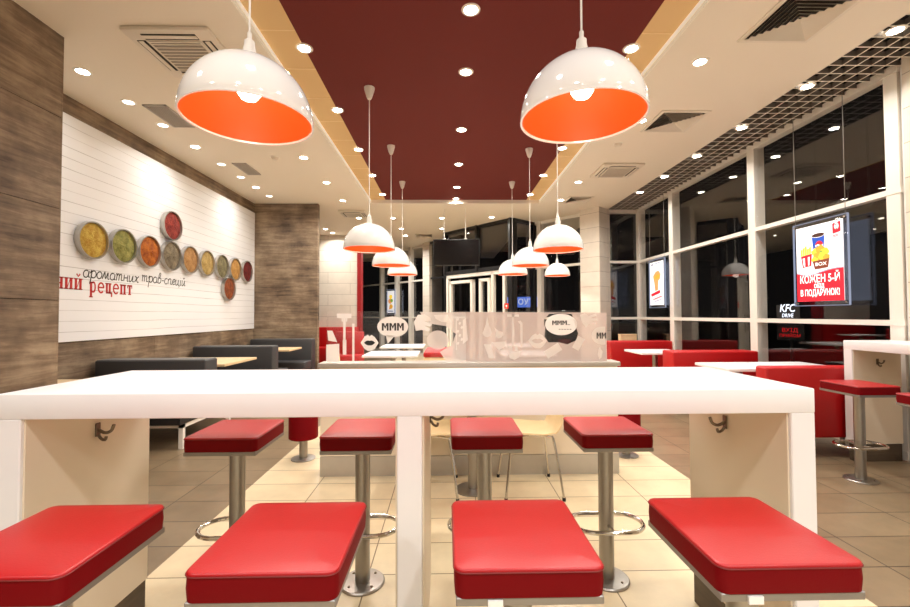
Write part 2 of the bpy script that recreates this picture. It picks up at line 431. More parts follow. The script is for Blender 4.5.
# walls: laminate panels with open joints over a dark backing
def panels(g, x, t, ys, zs, gap=.005):
    for y0, y1 in zip(ys, ys[1:]):
        for z0, z1 in zip(zs, zs[1:]):
            g.box(x - t, x, y0 + gap/2, y1 - gap/2, z0 + gap/2, z1 - gap/2)
PX, PY = -2.97, 3.34
w = struct('wall_left', G().box(XL - .2, XL - .02, PY - .02, 15.8, -.05, ZC), 'seam_dark')
g = G(); panels(g, XL, .02, (PY, 5.55, 8.36), (0, 1.02)); panels(g, XL, .02, (PY, 5.55, 8.36), (3.27, ZC)); panels(g, XL, .02, (PY, 5.55, 8.36), (1.02, 3.27))
obj('wall_panel', g, 'laminate', w, False)
w = struct('wall_left', G().box(XL - .2, PX - .02, YB, PY, -.05, ZC), 'seam_dark')
g = G(); panels(g, PX, .02, (YB, -.9, 1.55, PY), (0, .7, 1.402, 2.105, 2.81, ZC))
g.box(XL - .02, PX - .001, PY, PY + .012, 0, ZC)
obj('wall_panel', g, 'laminate', w, False)
# pilaster at the far end of the mural
PLY = 8.36
w = struct('wall_pilaster', G().box(XL - .1, -2.52, PLY + .02, PLY + .12, -.05, ZC), 'seam_dark')
g = G()
for z0, z1 in ((0, .9), (.9, 2.6), (2.6, ZC)): g.box(XL, -2.5, PLY, PLY + .02, z0 + .002, z1 - .002)
g.box(-2.52, -2.5, PLY + .02, PLY + .12, 0, ZC)
obj('wall_panel', g, 'laminate', w, False)
struct('wall_back', G().box(XL - .2, XW + .2, YB - .2, YB, -.05, ZC), 'wall_plain')
struct('wall_right', G().box(XW, XW + .2, YB, 3.66, -.05, ZC + .05), 'wall_plain')
struct('wall_pier', G().box(3.95, XW, 3.0, 3.6, 0, ZC + .05), 'stone_tile')
# tiled wall at the far end, red edge strip
struct('wall_far', G().box(XL - .1, -2.43, 11.72, 12.0, 0, ZC), 'stone_tile')
struct('trim_5', G().box(-2.43, -2.33, 11.70, 12.0, 0, ZC), 'red_trim')
struct('ground', G().box(-40, 60, -20, 70, -.25, -.15), 'asphalt')

# ------------------------------------------------------------------ glazing
def bay(name, loc, rotz, w, z0, z1, mulls, trans, fm='frame_white', gm='glass', mw_=.1, dep=.14, th=.05, ends=True, tdep=.08):
    """window in its own frame: local x along the wall, y into the room"""
    r = sroot(name, loc, rotz)
    g = G()
    for m in mulls: g.box(m - mw_/2, m + mw_/2, -dep*.2, dep*.8, z0, z1, .004, 1)
    obj('window_frame', g, fm, r, False)
    g = G()
    for z in trans: g.box(0, w, -tdep*.3, tdep*.7, z - th/2, z + th/2)
    g.box(0, w, -.03, .07, z1 - .07, z1 + .001); g.box(0, w, -.03, .07, z0, z0 + .08)
    obj('transom', g, fm, r, False)
    obj('glass_pane', G().box(.005, w - .005, -.004, .004, z0 + .02, z1 - .02), gm, r, False)
    return r
# side glazing: local x runs toward the camera (-y), local y points into the room (-x)
ys = [8.86, 7.52, 5.50, 3.66]
for i, (a, b) in enumerate(zip(ys, ys[1:])):
    bay('window_%d' % (i + 1), (XW, a, 0), -PI/2, a - b, .0, ZC + .03, [0] if i else [0.02], [1.19, 2.36], mw_=.13)
    if i == 2:
        g = G().box(a - b - .13, a - b - .01, -.02, .11, 0, ZC + .03); obj('window_frame', g, 'frame_white', bpy.data.objects['window_3'], False)
# short bay facing into the room beside the tiled column
bay('window_4', (XW + .03, 8.9, 0), PI, .75, .0, ZC, [.0], [1.19, 2.36], mw_=.08)
# slanted entrance front
ANG = math.atan2(.76, -.65)
P0 = Vector((3.06, 8.57, 0)); A = Vector((-.65, .76, 0)).normalized(); NN = Vector((-.76, -.65, 0)).normalized()
def fac(t, n=0., z=0.): return P0 + A * t + NN * n + Vector((0, 0, z))
def boxrot(t0, t1, n0, n1, z0, z1):
    g = G().box(t0, t1, n0, n1, z0, z1)
    g.xf(Matrix.Translation(P0) @ Matrix.Rotation(ANG, 4, 'Z')); return g
struct('wall_column', boxrot(-.02, .42, -.42, 0, 0, ZC), 'stone_tile')
struct('wall_column', boxrot(5.5, 5.82, -.5, 0, 0, ZC), 'stone_tile')
bay('window_5', fac(.42, -.3), ANG, 1.4, 0, ZC, [1.22], [1.19, 2.36], mw_=.1)
bay('window_6', fac(5.82, -.3), ANG, 4.5, 0, ZC, [.95, 1.75, 2.7], [1.19, 2.36], mw_=.12)
bay('window_7', fac(4.13, -.1), ANG, 1.37, 0, ZC, [0, .65], [2.36], 'frame_dark', 'glass_dark', mw_=.1)
# vestibule: dark glazed box standing in front of the slanted line
VT0, VT1, VN = 1.8, 4.13, .51
r = bay('window_8', fac(VT0, VN), ANG, VT1 - VT0, 2.32, ZC, [.03, 1.1, VT1 - VT0 - .03], [], 'frame_dark', 'glass_dark', mw_=.06)
r = bay('window_9', fac(VT0, VN), ANG - PI/2, .8, 0, ZC, [.05, .76], [2.36], 'frame_dark', 'glass_dark', mw_=.1, dep=.12, th=.04)
d = sroot('door_1', fac(VT0, VN), ANG)
g = G(); g.box(0, .12, -.06, .06, 0, 2.32); obj('door_post', g, 'frame_dark', d, False)
g = G()
for x in (.22, .58, 2.20): g.box(x, x + .07, -.04, .05, 0, 2.3)
g.box(.22, 2.27, -.04, .05, 2.22, 2.3); g.box(.22, 2.27, -.035, .045, 1.19, 1.22)
obj('door_frame', g, 'frame_white', d, False)
for nm, x0, x1 in (('door_leaf', .66, 1.02), ('door_leaf', 1.25, 2.1)):
    g = G()
    g.box(x0, x0 + .07, -.02, .09, .02, 2.14); g.box(x1 - .07, x1, -.02, .09, .02, 2.14); g.box(x0, x1, -.02, .09, 2.07, 2.14); g.box(x0, x1, -.02, .09, .02, .14)
    lf = obj(nm, g, 'frame_white', d, False)
    obj('glass_pane', G().box(x0 + .06, x1 - .06, .02, .028, .12, 2.09), 'glass_dark', lf, False)
    obj('door_handle', G().cyl((x0 + .04, .14, .85), (x0 + .04, .14, 1.25), .014), 'steel', lf)

# ------------------------------------------------------------------ main bar table
def hook(parent, loc, nrm, side=1):
    """double coat hook: plate, upper prong, lower prong; nrm = +-1 along x"""
    g = G(); x, y, z = loc
    g.box(min(x, x + nrm*.006), max(x, x + nrm*.006), y - .011, y + .011, z - .025, z + .025, .002, 1)
    g.tube(smooth_path([(x + nrm*.004, y, z + .0), (x + nrm*.03, y, z - .012), (x + nrm*.052, y, z - .004), (x + nrm*.062, y, z + .018)]), .0058, 8)
    g.tube(smooth_path([(x + nrm*.004, y, z - .018), (x + nrm*.016, y, z - .034), (x + nrm*.03, y, z - .038), (x + nrm*.034, y, z - .026)]), .0052, 8)
    return obj('coat_hook', g, 'hook_metal', parent)
TX0, TX1, TY0, TY1, TZ, TH = -1.39, 1.172, 1.355, 1.93, 1.04, .078
t = thing('bar_table', 'long glossy white bar table with three slab legs and coat hooks', 'table', ((TX0+TX1)/2, (TY0+TY1)/2, 0))
ox, oy = t.location.x, t.location.y
obj('tabletop', G().box(TX0-ox, TX1-ox, TY0-oy, TY1-oy, TZ - TH, TZ, .004, 2), 'white_solid', t)
for x0, x1, faces in ((TX0, TX0 + .078, (1,)), (-.157, -.079, (1, -1)), (TX1 - .078, TX1, (-1,))):
    lg = obj('leg', G().box(x0-ox, x1-ox, TY0-oy+.001, TY1-oy, .135, TZ - TH + .001, .003, 1), 'white_solid', t)
    obj('plinth', G().box(x0-ox+.004, x1-ox-.004, TY0-oy+.02, TY1-oy-.002, 0, .135), 'plinth', t)
    for fdir in faces:
        xx = (x1 if fdir > 0 else x0) - ox
        obj('lining_panel', G().box(min(xx, xx + fdir*.006), max(xx, xx + fdir*.006), TY0-oy+.012, TY1-oy-.004, .14, TZ - TH - .002, .001, 1), 'cream_panel', lg)  # white inner face; warm floor bounce is put into the cream colour
        if not (x0 < 0 < x1 + .1 and fdir < 0 and x0 > -1):
            hook(t, (xx + fdir*.007, (1.64 if x0 < -1 else 1.67 if x0 > .5 else 1.80) - oy, .857), fdir)

# ------------------------------------------------------------------ bar stools
def cushion(g, w, d, z0, z1, rc, rt, n=6, dome=.004):
    """rounded-rectangle pad with a soft top edge"""
    def loop(inset, z):
        pts = []; r = max(rc - inset, .006); q = inset + r
        for cx, cy, a0 in ((w/2-q, d/2-q, 0), (-w/2+q, d/2-q, PI/2), (-w/2+q, -d/2+q, PI), (w/2-q, -d/2+q, 1.5*PI)):
            for i in range(n + 1):
                a = a0 + PI/2*i/n; pts.append(g.b.verts.new((cx + r*math.cos(a), cy + r*math.sin(a), z)))
        return pts
    rows = [loop(.004, z0), loop(0, z0 + .004)]
    for i in range(6):
        a = PI/2*i/5; rows.append(loop(rt*(1-math.cos(a)), z1 - rt + rt*math.sin(a)))
    rows.append(loop(rt + .015, z1 + dome*.35)); rows.append(loop(rt + .04, z1 + dome*.75)); rows.append(loop(rt + .08, z1 + dome))
    for a, b in zip(rows, rows[1:]):
        m = len(a)
        for i in range(m): g.b.faces.new((a[i], a[(i+1) % m], b[(i+1) % m], b[i]))
    g.b.faces.new(rows[0][::-1]); g.b.faces.new(rows[-1])
def ring_path(w, d, z, n=10):
    out = []
    for cx, a0 in ((w/2 - d/2, -PI/2), (-w/2 + d/2, PI/2)):
        for i in range(n + 1):
            a = a0 + PI*i/n; out.append((cx + d/2*math.cos(a), d/2*math.sin(a), z))
    return out
def make_stool(label, group, sw=.325, sd=.345, tagged=False):
    t = thing('bar_stool', label, 'stool', (0, 0, 0), 0, group)
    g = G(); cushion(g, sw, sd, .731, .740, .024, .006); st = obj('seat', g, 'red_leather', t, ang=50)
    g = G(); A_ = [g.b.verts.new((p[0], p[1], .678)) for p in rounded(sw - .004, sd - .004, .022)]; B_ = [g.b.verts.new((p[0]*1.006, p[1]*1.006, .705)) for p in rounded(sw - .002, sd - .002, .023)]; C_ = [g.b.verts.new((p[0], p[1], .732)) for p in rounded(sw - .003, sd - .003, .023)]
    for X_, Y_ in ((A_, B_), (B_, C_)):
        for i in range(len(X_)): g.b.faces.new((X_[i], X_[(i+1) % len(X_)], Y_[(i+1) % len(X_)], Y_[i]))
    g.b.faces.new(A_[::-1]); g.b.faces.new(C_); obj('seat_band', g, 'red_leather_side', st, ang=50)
    g = G()
    P = [(p[0], p[1], .7325) for p in rounded(sw + .001, sd + .001, .025)]; g.tube(P, .0017, 6, True); obj('piping', g, 'thread', st)
    obj('seat_plate', G().box(-sw/2 + .004, sw/2 - .004, -sd/2 + .004, sd/2 - .004, .660, .678, .002, 1), 'seat_metal', t)
    obj('post', G().cyl((0, 0, .012), (0, 0, .660), .035, n=28), 'steel', t)
    b = obj('base_plate', G().lathe([(0, .0), (.105, 0), (.105, .006), (.1, .011), (.045, .014), (0, .014)], n=40), 'steel', t)
    for k in range(4):
        a = PI/4 + k*PI/2; obj('bolt_head', G().cyl((.075*math.cos(a), .075*math.sin(a), .011), (.075*math.cos(a), .075*math.sin(a), .017), .007, .005, 10), 'hook_metal', b)
    f = obj('foot_ring', G().tube(ring_path(.345, .2, .268), .0105, 10, True), 'chrome', t)
    obj('ring_bracket', G().cyl((0, -.098, .268), (0, .098, .268), .008, n=10), 'chrome', f)
    return t
def rounded(w, d, r, n=5):
    out = []
    for cx, cy, a0 in ((w/2-r, d/2-r, 0), (-w/2+r, d/2-r, PI/2), (-w/2+r, -d/2+r, PI), (w/2-r, -d/2+r, 1.5*PI)):
        for i in range(n + 1):
            a = a0 + PI/2*i/n; out.append((cx + r*math.cos(a), cy + r*math.sin(a)))
    return out
GF, GB, GS = 'bar stools along the near side of the white table', 'bar stools along the far side of the white table', 'bar stools at the window bar'
st0 = make_stool('red bar stool on the near side of the white table, first from the wooden wall', GF)
st0.location = (-.968, 1.096, 0)
def stool_tag(t, dx):
    obj('paper_tag', G().box(dx - .016, dx + .016, -.1735, -.1685, .658, .674), 'tag_white', t, False)
def stool(x, y, label, group): return dup(st0, (x, y, 0), 0, label, group)
stool(-.395, 1.096, 'red bar stool on the near side of the white table, second from the wooden wall', GF)
f3 = stool(.176, 1.096, 'red leather bar stool with white tag, near side, just beside the table middle leg', GF)
f4 = stool(.745, 1.096, 'red leather bar stool with white tag, near side, at the window end of the table', GF)
stool(-1.005, 2.10, 'red bar stool on the far side of the white table, first from the wooden wall', GB)
stool(-.408, 2.10, 'red bar stool on the far side of the white table, second from the wooden wall', GB)
stool(.18, 2.10, 'red bar stool on the far side of the white table, before the pedestal table', GB)
stool(.77, 2.10, 'red bar stool on the far side of the white table, at its window end', GB)
stool(3.17, 3.27, 'red bar stool at the white window bar, beside the red sofa back', GS)
r2 = stool(3.19, 2.70, 'red bar stool with white tag under its seat plate at the window bar', GS)
stool_tag(f3, -.075); stool_tag(f4, -.085); stool_tag(r2, -.13); stool_tag(st0, -.13)

# ------------------------------------------------------------------ pendant lamps
def make_pendant(cord_len):
    """origin at the centre of the opening"""
    t = thing('pendant_lamp', '', 'lamp')
    prof = [(.25*math.cos(a), .252*math.sin(a)) for a in [PI/2*i/14 for i in range(14)]] + [(.02, .252)]
    sh = obj('lamp_shade', G().lathe([(.249, -.002)] + prof + [(0, .2515)], n=48), 'shade_white', t, ang=60)
    inn = [(.2445, -.0015)] + [(.2445*math.cos(a), .2455*math.sin(a)) for a in [PI/2*i/14 for i in range(14)]] + [(0, .2445)]
    obj('shade_lining', G().lathe(inn, n=48), 'shade_orange', t, ang=60)
    obj('shade_rim', G().lathe([(.251, -.004), (.251, .004), (.243, .004), (.243, -.004)], n=48, close=True), 'shade_white', sh)
    obj('shade_neck', G().lathe([(0, .246), (.026, .246), (.026, .285), (.02, .31), (.02, .325), (.009, .335), (.009, .36), (0, .36)], n=20), 'cord', t)
    bl = obj('bulb', G().lathe([(0, .085), (.03, .09), (.045, .112), (.045, .135), (.03, .165), (.018, .18), (.018, .2), (0, .2)], n=20), 'bulb', t)
    obj('bulb_socket', G().lathe([(0, .19), (.024, .19), (.024, .24), (0, .24)], n=16), 'cord', t)
    return t
pend0 = make_pendant(1)
def add_cord(t, z):
    zz = ZR - z
    obj('cord', G().cyl((0, 0, .35), (0, 0, zz - .02), .0045, n=8), 'cord', t)
    obj('ceiling_cup', G().lathe([(0, zz - .115), (.018, zz - .115), (.03, zz - .09), (.05, zz - .02), (.052, zz), (0, zz)], n=20), 'cord', t)
def light(name, kind, loc, energy, parent=None, col=(1, .88, .7), **kw):
    ld = bpy.data.lights.new(name, kind); ld.energy = energy; ld.color = col
    for k, v in kw.items(): setattr(ld, k, v)
    o = bpy.data.objects.new(name, ld); COL.objects.link(o); o.location = loc
    if parent: o.parent = parent
    return o
GP = 'white and orange dome pendant lamps under the red ceiling'
LW = {}
PD = [(-.80, 1.74, 2.07, 'large white dome pendant with orange inside hanging over the wooden-wall end of the bar table'),
      (.555, 1.72, 2.075, 'large white dome pendant with orange inside hanging over the window end of the bar table'),
      (-.755, 4.2, 1.922, 'white dome pendant with orange inside, mural-side row, first beyond the glass partition'),
      (-.73, 5.66, 1.93, 'white dome pendant with orange inside, mural-side row, second beyond the glass partition'),
      (-.74, 7.2, 1.955, 'white dome pendant with orange inside, mural-side row, third beyond the glass partition'),
      (1.125, 4.3, 1.93, 'white dome pendant with orange inside, window-side row, first beyond the glass partition'),
      (1.125, 5.75, 1.935, 'white dome pendant with orange inside, window-side row, second beyond the glass partition'),
      (1.11, 7.2, 1.955, 'white dome pendant with orange inside, window-side row, third beyond the glass partition')]
for i, (x, y, z, lab) in enumerate(PD):
    t = pend0 if i == 0 else dup(pend0, (x, y, z))
    t.location = (x, y, z); t['label'] = lab; t['group'] = GP
    LW[i] = t
t = dup(pend0, (2.2, 8.5, 2.05)); t['label'] = 'small distant dome pendant standing in for a lamp reflection beside the tiled column'; t['group'] = GP; LW[8] = t  # extra pendant copy modelled where a lamp reflection shows in the glass
for i, t in LW.items():
    z = t.location.z
    if i < 8: add_cord(t, z)
    else:
        obj('cord', G().cyl((0, 0, .35), (0, 0, ZC - z), .0045, n=8), 'cord', t)
    light('pendant_light', 'POINT', (0, 0, -.0), .3, t, (1, .9, .75), shadow_soft_size=.05)
    light('pendant_beam', 'SPOT', (0, 0, .075), 34 if i < 2 else 26, t, (1, .95, .88), shadow_soft_size=.04, spot_size=math.radians(128), spot_blend=.35)

# ------------------------------------------------------------------ downlights
def make_down(mat):
    t = thing('downlight', '', 'downlight')
    obj('trim_ring', G().lathe([(.05, 0), (.05, -.006), (.062, -.008), (.07, -.003), (.07, 0)], n=28, close=True), 'spot_ring', t)
    obj('lens', G().lathe([(0, -.004), (.05, -.004), (.05, -.0005), (0, -.0005)], n=24), mat, t)
    return t
d0 = make_down('spot_glow'); d1 = make_down('spot_dim')
ORD = 'first second third fourth fifth sixth seventh eighth ninth tenth eleventh twelfth'.split()
used = set()
E_DOWN = 7.6
def down(x, y, z, label, group, dim=False, e=1.):
    src = d1 if dim else d0
    if src.name in used: t = dup(src, (x, y, z), 0, label, group)
    else: used.add(src.name); t = src; t.location = (x, y, z); t['label'] = label; t['group'] = group
    if not dim:
        light('downlight_beam', 'AREA', (0, 0, -.012), E_DOWN * e, t, (1, .965, .90), shape='DISK', size=.085, spread=math.radians(150))
gl = 'ceiling downlights over the dark booths'
for i, (y, dim) in enumerate(((3.82, 0), (4.37, 1), (4.9, 1), (5.53, 0), (6.17, 1), (6.75, 1), (7.28, 0), (7.83, 1))):
    down(-3.22, y, ZC, 'recessed ceiling downlight along the mural wall, %s from the wooden pier' % ORD[i], gl, dim, .6)
gm = 'ceiling downlights between the mural and the red ceiling'
for i, y in enumerate((3.5, 4.7, 5.9, 7.02, 8.13, 9.61)):
    if i < 2: continue
    down(-1.96, y, ZC, 'recessed white-ceiling downlight on the mural side of the red recess, %s along' % ORD[i-2], gm)
gf = 'downlights in the white ceiling past the red recess'
for i, (x, y) in enumerate(((-1.2, 9.61), (-1.14, 10.79), (-1.12, 11.74), (-.1, 9.61), (-.11, 10.79), (1.01, 9.51), (-3.05, 10.85), (-3.0, 11.35))):
    down(x, y, ZC, 'downlight in the white ceiling past the red recess, %s by %s' % (('mural-side column', 'mural-side column', 'mural-side column', 'middle column', 'middle column', 'window side', 'tiled wall', 'tiled wall')[i],
         ('the recess edge', 'its middle', 'the far window', 'the recess edge', 'the television', 'the vestibule corner', 'the wooden pilaster', 'the tiled face')[i]), gf, e=1.6)
gr = 'ceiling downlights on the window side'
for i, (x, y) in enumerate(((2.19, 3.61), (2.19, 4.73), (2.17, 6.97), (2.18, 8.08))):
    down(x, y, ZC, 'recessed white-ceiling downlight between the red recess and the open grid, %s from the square diffuser' % ORD[i], gr)
gg = 'downlights along the open-cell grid'
for i, y in enumerate((3.18, 3.99, 4.9, 5.8, 6.68, 7.54)):
    down(3.45, y, ZC - .002, 'downlight set in the open-cell grid over the windows, %s along the glass' % ORD[i], gg, e=.8)
gc = 'downlights along the middle of the red ceiling'
for i, y in enumerate((3.1, 3.91, 5.15, 6.35, 7.5, 8.25)):
    down(.185, y, ZR, 'downlight on the centre line of the red ceiling, %s from the bar table' % ORD[i], gc)
ge = 'downlights along the edges of the red ceiling'
for i, y in enumerate((3.57, 4.66, 5.78, 6.86, 7.95)):
    down(RX0 - .0, y, ZR - .002, 'downlight on the mural-side edge of the red ceiling, %s from the bar table' % ORD[i], ge, e=.8)
for i, y in enumerate((3.54, 4.62, 5.71, 6.84, 7.95)):
    down(RX1 + .0, y, ZR - .002, 'downlight on the window-side edge of the red ceiling, %s from the bar table' % ORD[i], ge, e=.8)
# added fill lights without fixtures, around and behind the camera
for x in (-2.2, -.5, 1.2, 2.6):
    for y in (-1.9, -.4, 1.2):
        light('fill_light', 'AREA', (x, y, ZC - .03 if abs(x) > 1.5 else ZR - .03), 9 if y > 1 else 24, None, (1, .98, .95), shape='DISK', size=.22, spread=math.radians(150))

light('fill_light', 'AREA', (-1.6, 12.7, ZC - .03), 48, None, (1, .97, .92), shape='DISK', size=.22, spread=math.radians(160))  # added lamp without fixture, brightens the far slanted window frames
# ------------------------------------------------------------------ ceiling fittings
def grille_flat(x0, x1, y0, y1, label):
    t = thing('ceiling_grille', label, 'vent', ((x0+x1)/2, (y0+y1)/2, ZC), 0, 'slatted grey ceiling grilles')
    w, d = (x1-x0)/2, (y1-y0)/2
    g = G(); g.box(-w, w, -d, -d + .02, -.012, 0); g.box(-w, w, d - .02, d, -.012, 0); g.box(-w, -w + .02, -d, d, -.012, 0); g.box(w - .02, w, -d, d, -.012, 0)
    obj('frame', g, 'grille', t, False)
    obj('backing', G().box(-w + .01, w - .01, -d + .01, d - .01, -.003, 0), 'vent_mid', t, False)
    g = G(); k = int(2 * w / .022)
    for i in range(1, k): g.box(-w + i*.022, -w + i*.022 + .008, -d + .02, d - .02, -.010, -.003)
    obj('slats', g, 'grille', t, False)
grille_flat(-3.12, -2.88, 4.42, 4.94, 'small grey slatted ceiling grille over the dark booth by the cassette')
grille_flat(-3.05, -2.85, 6.12, 6.62, 'small grey slatted ceiling grille farther along the mural wall')
def cassette(cx, cy, w, label):
    t = thing('ceiling_air_conditioner', label, 'air conditioner', (cx, cy, ZC), 0, 'white ceiling cassette air conditioners')
    h = w / 2
    obj('casing', G().box(-h, h, -h, h, -.035, 0, .012, 2), 'vent_white', t)
    k = h * .58
    obj('intake_grille', G().box(-k, k, -k, k, -.042, -.034), 'vent_mid', t, False)
    g = G()
    for i in range(9):
        y = -k + (i + .5) * 2*k/9; g.box(-k, k, y - .004, y + .004, -.047, -.041)
    g.box(-k - .012, k + .012, -k - .012, -k, -.046, -.034); g.box(-k - .012, k + .012, k, k + .012, -.046, -.034); g.box(-k - .012, -k, -k, k, -.046, -.034); g.box(k, k + .012, -k, k, -.046, -.034)
    obj('intake_bars', g, 'vent_white', t, False)
    a, b, c = h * .66, h * .86, h * .62
    for q in range(4):
        g = G().box(-c, c, a, b, -.038, -.033); g.xf(Matrix.Rotation(q * PI/2, 4, 'Z')); s_ = obj('air_slot', g, 'vent_dark', t, False)
        g = G().box(-c, c, a + .02, b - .012, -.044, -.039); g.xf(Matrix.Rotation(q * PI/2, 4, 'Z')); obj('flap', g, 'vent_white', s_, False)
cassette(-2.11, 3.53, .66, 'white square ceiling cassette air conditioner above the dome pendant by the wooden wall')
cassette(2.56, 6.37, .6, 'white square ceiling cassette air conditioner between two diffusers on the window side')
cassette(-1.97, 9.16, .56, 'distant white ceiling cassette air conditioner beyond the wooden pilaster')
def diffuser(cx, cy, w, label):
    t = thing('ceiling_diffuser', label, 'vent', (cx, cy, ZC), 0, 'square louvred ceiling diffusers')
    h = w / 2
    g = G()
    for a, b in ((h, h - .035),):
        g.box(-a, a, -a, -b, -.012, 0); g.box(-a, a, b, a, -.012, 0); g.box(-a, -b, -b, b, -.012, 0); g.box(b, a, -b, b, -.012, 0)
    obj('frame', g, 'vent_white', t, False)
    obj('dark_throat', G().box(-h + .03, h - .03, -h + .03, h - .03, -.002, 0), 'vent_dark', t, False)
    g = G(); n = 7
    for i in range(n):
        a = (h - .045) * (1 - i / n); b = a - (h - .045) / n * .62; z0, z1 = -.026, -.004
        if b < .004: b = .004
        A_ = [(-a, -a, z0), (a, -a, z0), (a, a, z0), (-a, a, z0)]; B_ = [(-b, -b, z1), (b, -b, z1), (b, b, z1), (-b, b, z1)]
        va = [g.b.verts.new(p) for p in A_]; vb = [g.b.verts.new(p) for p in B_]
        for k in range(4): g.b.faces.new((va[k], va[(k+1) % 4], vb[(k+1) % 4], vb[k]))
    obj('louvres', g, 'vent_white', t, False)
diffuser(2.6, 3.05, .56, 'big square louvred ceiling diffuser above the window bar')
diffuser(2.57, 4.75, .53, 'square louvred ceiling diffuser between the big one and the cassette on the window side')
diffuser(2.5, 8.05, .46, 'small distant louvred diffuser near the tiled column')
diffuser(-.62, 11.75, .5, 'dark distant ceiling diffuser beyond the television')
for x, y, lab in ((2.19, 5.38, 'small round ceiling smoke detector near the window-side cassette'), (-2.35, 5.89, 'small round ceiling smoke detector between the dome pendant and the mural')):
    t = thing('smoke_detector', lab, 'smoke detector', (x, y, ZC), 0, 'ceiling smoke detectors')
    obj('body', G().lathe([(0, -.04), (.03, -.038), (.045, -.02), (.052, 0), (0, 0)], n=20), 'vent_white', t)
    obj('base_ring', G().lathe([(.052, -.008), (.06, -.008), (.06, 0), (.052, 0)], n=20, close=True), 'spot_ring', t)

# ------------------------------------------------------------------ mural, lettering, spice dishes
MX = XL + .0175
t = thing('mural_picture', 'big white lined-board mural panel with red and black lettering on the wood wall', 'mural', (XL + .001, 5.8, 1.03))
o = obj('mural_sheet', G().box(0, .015, PY + .02 - 5.8, 8.345 - 5.8, 0, 2.23), 'mural', t, False)
fy = lambda x: (lambda u, v: (x, u, v))
# handwriting strokes, x-height 1
def arc(cx, cy, rx, ry, a0, a1, n=9): return [(cx + rx*math.cos(math.radians(a0 + (a1-a0)*i/n)), cy + ry*math.sin(math.radians(a0 + (a1-a0)*i/n))) for i in range(n + 1)]
SC = {
 'а': (.95, [arc(.38, .48, .36, .5, 50, 360, 14) + [(.74, .9), (.74, .15), (.95, .05)]]),
 'р': (.95, [[(.0, .6), (.2, 1.0), (.12, -.9)], [(.17, .7)] + arc(.48, .5, .36, .5, 130, -170, 12)]),
 'о': (.85, [arc(.38, .48, .36, .5, 80, 450, 16)]),
 'м': (1.15, [[(.0, 0), (.25, 1), (.3, .95), (.5, .05), (.78, 1), (.85, .1), (1.1, .08)]]),
 'т': (1.25, [[(0, .9), (.12, 1), (.14, 0)], [(.14, .7), (.36, 1.02), (.5, .8), (.5, 0)], [(.5, .7), (.74, 1.02), (.9, .8), (.92, .1), (1.2, .1)]]),
 'н': (.95, [[(.08, 1), (.1, 0)], [(.08, .5), (.7, .55)], [(.7, 1), (.68, .1), (.92, .06)]]),
 'и': (1.0, [[(.06, 1), (.08, .2), (.26, 0), (.5, .3), (.66, 1), (.66, .12), (.95, .05)]]),
 'х': (.9, [[(.0, .95), (.3, .8), (.5, .1), (.8, .05)], [(.75, 1), (.4, .6), (.05, 0)]]),
 'в': (.8, [[(.05, .1), (.2, 1.6), (.45, 1.7), (.4, 1.1), (.14, .9)], [(.14, .9), (.6, .8), (.6, .15), (.2, 0), (.06, .3)]]),
 '-': (.6, [[(.1, .5), (.45, .52)]]),
 'с': (.75, [arc(.38, .48, .34, .5, 50, 320, 12)]),
 'п': (1.0, [[(.06, .95), (.1, 0)], [(.08, .6), (.35, 1.02), (.62, .85), (.64, .1), (.95, .08)]]),
 'е': (.75, [[(.06, .45), (.6, .6), (.55, .95), (.25, .95), (.05, .5), (.2, .05), (.68, .15)]]),
 'ц': (1.05, [[(.06, 1), (.08, .15), (.25, 0), (.55, .2), (.64, 1), (.66, .05), (.95, .05), (.9, -.4)]]),
 'і': (.45, [[(.12, 1), (.14, .12), (.36, .06)], [(.1, 1.35), (.14, 1.42)]]),
 'й': (1.0, [[(.06, 1), (.08, .2), (.26, 0), (.5, .3), (.66, 1), (.66, .12), (.95, .05)], [(.2, 1.5), (.38, 1.3), (.6, 1.52)]]),
 ' ': (.75, [])}
def script_text(s, y0, z0, xh, w, length):
    tot = sum(SC[c][0] for c in s); k = length / tot; g = G(); u = 0
    for c in s:
        adv, strokes = SC[c]
        for st in strokes:
            pts = [((u + px + .12*py) * k, py * xh) for px, py in st]
            ribbon(g, smooth_path(pts, 4), w, lambda a, b: (.0165, y0 + a - 5.8, z0 + b - 1.03))
        u += adv
    return g
obj('handwritten_word', script_text('ароматних', 4.44, 1.68, .074, .012, .80), 'mural_black', t, False)
obj('handwritten_word', script_text('трав-спецій', 5.28, 1.70, .074, .012, .88), 'mural_black', t, False)
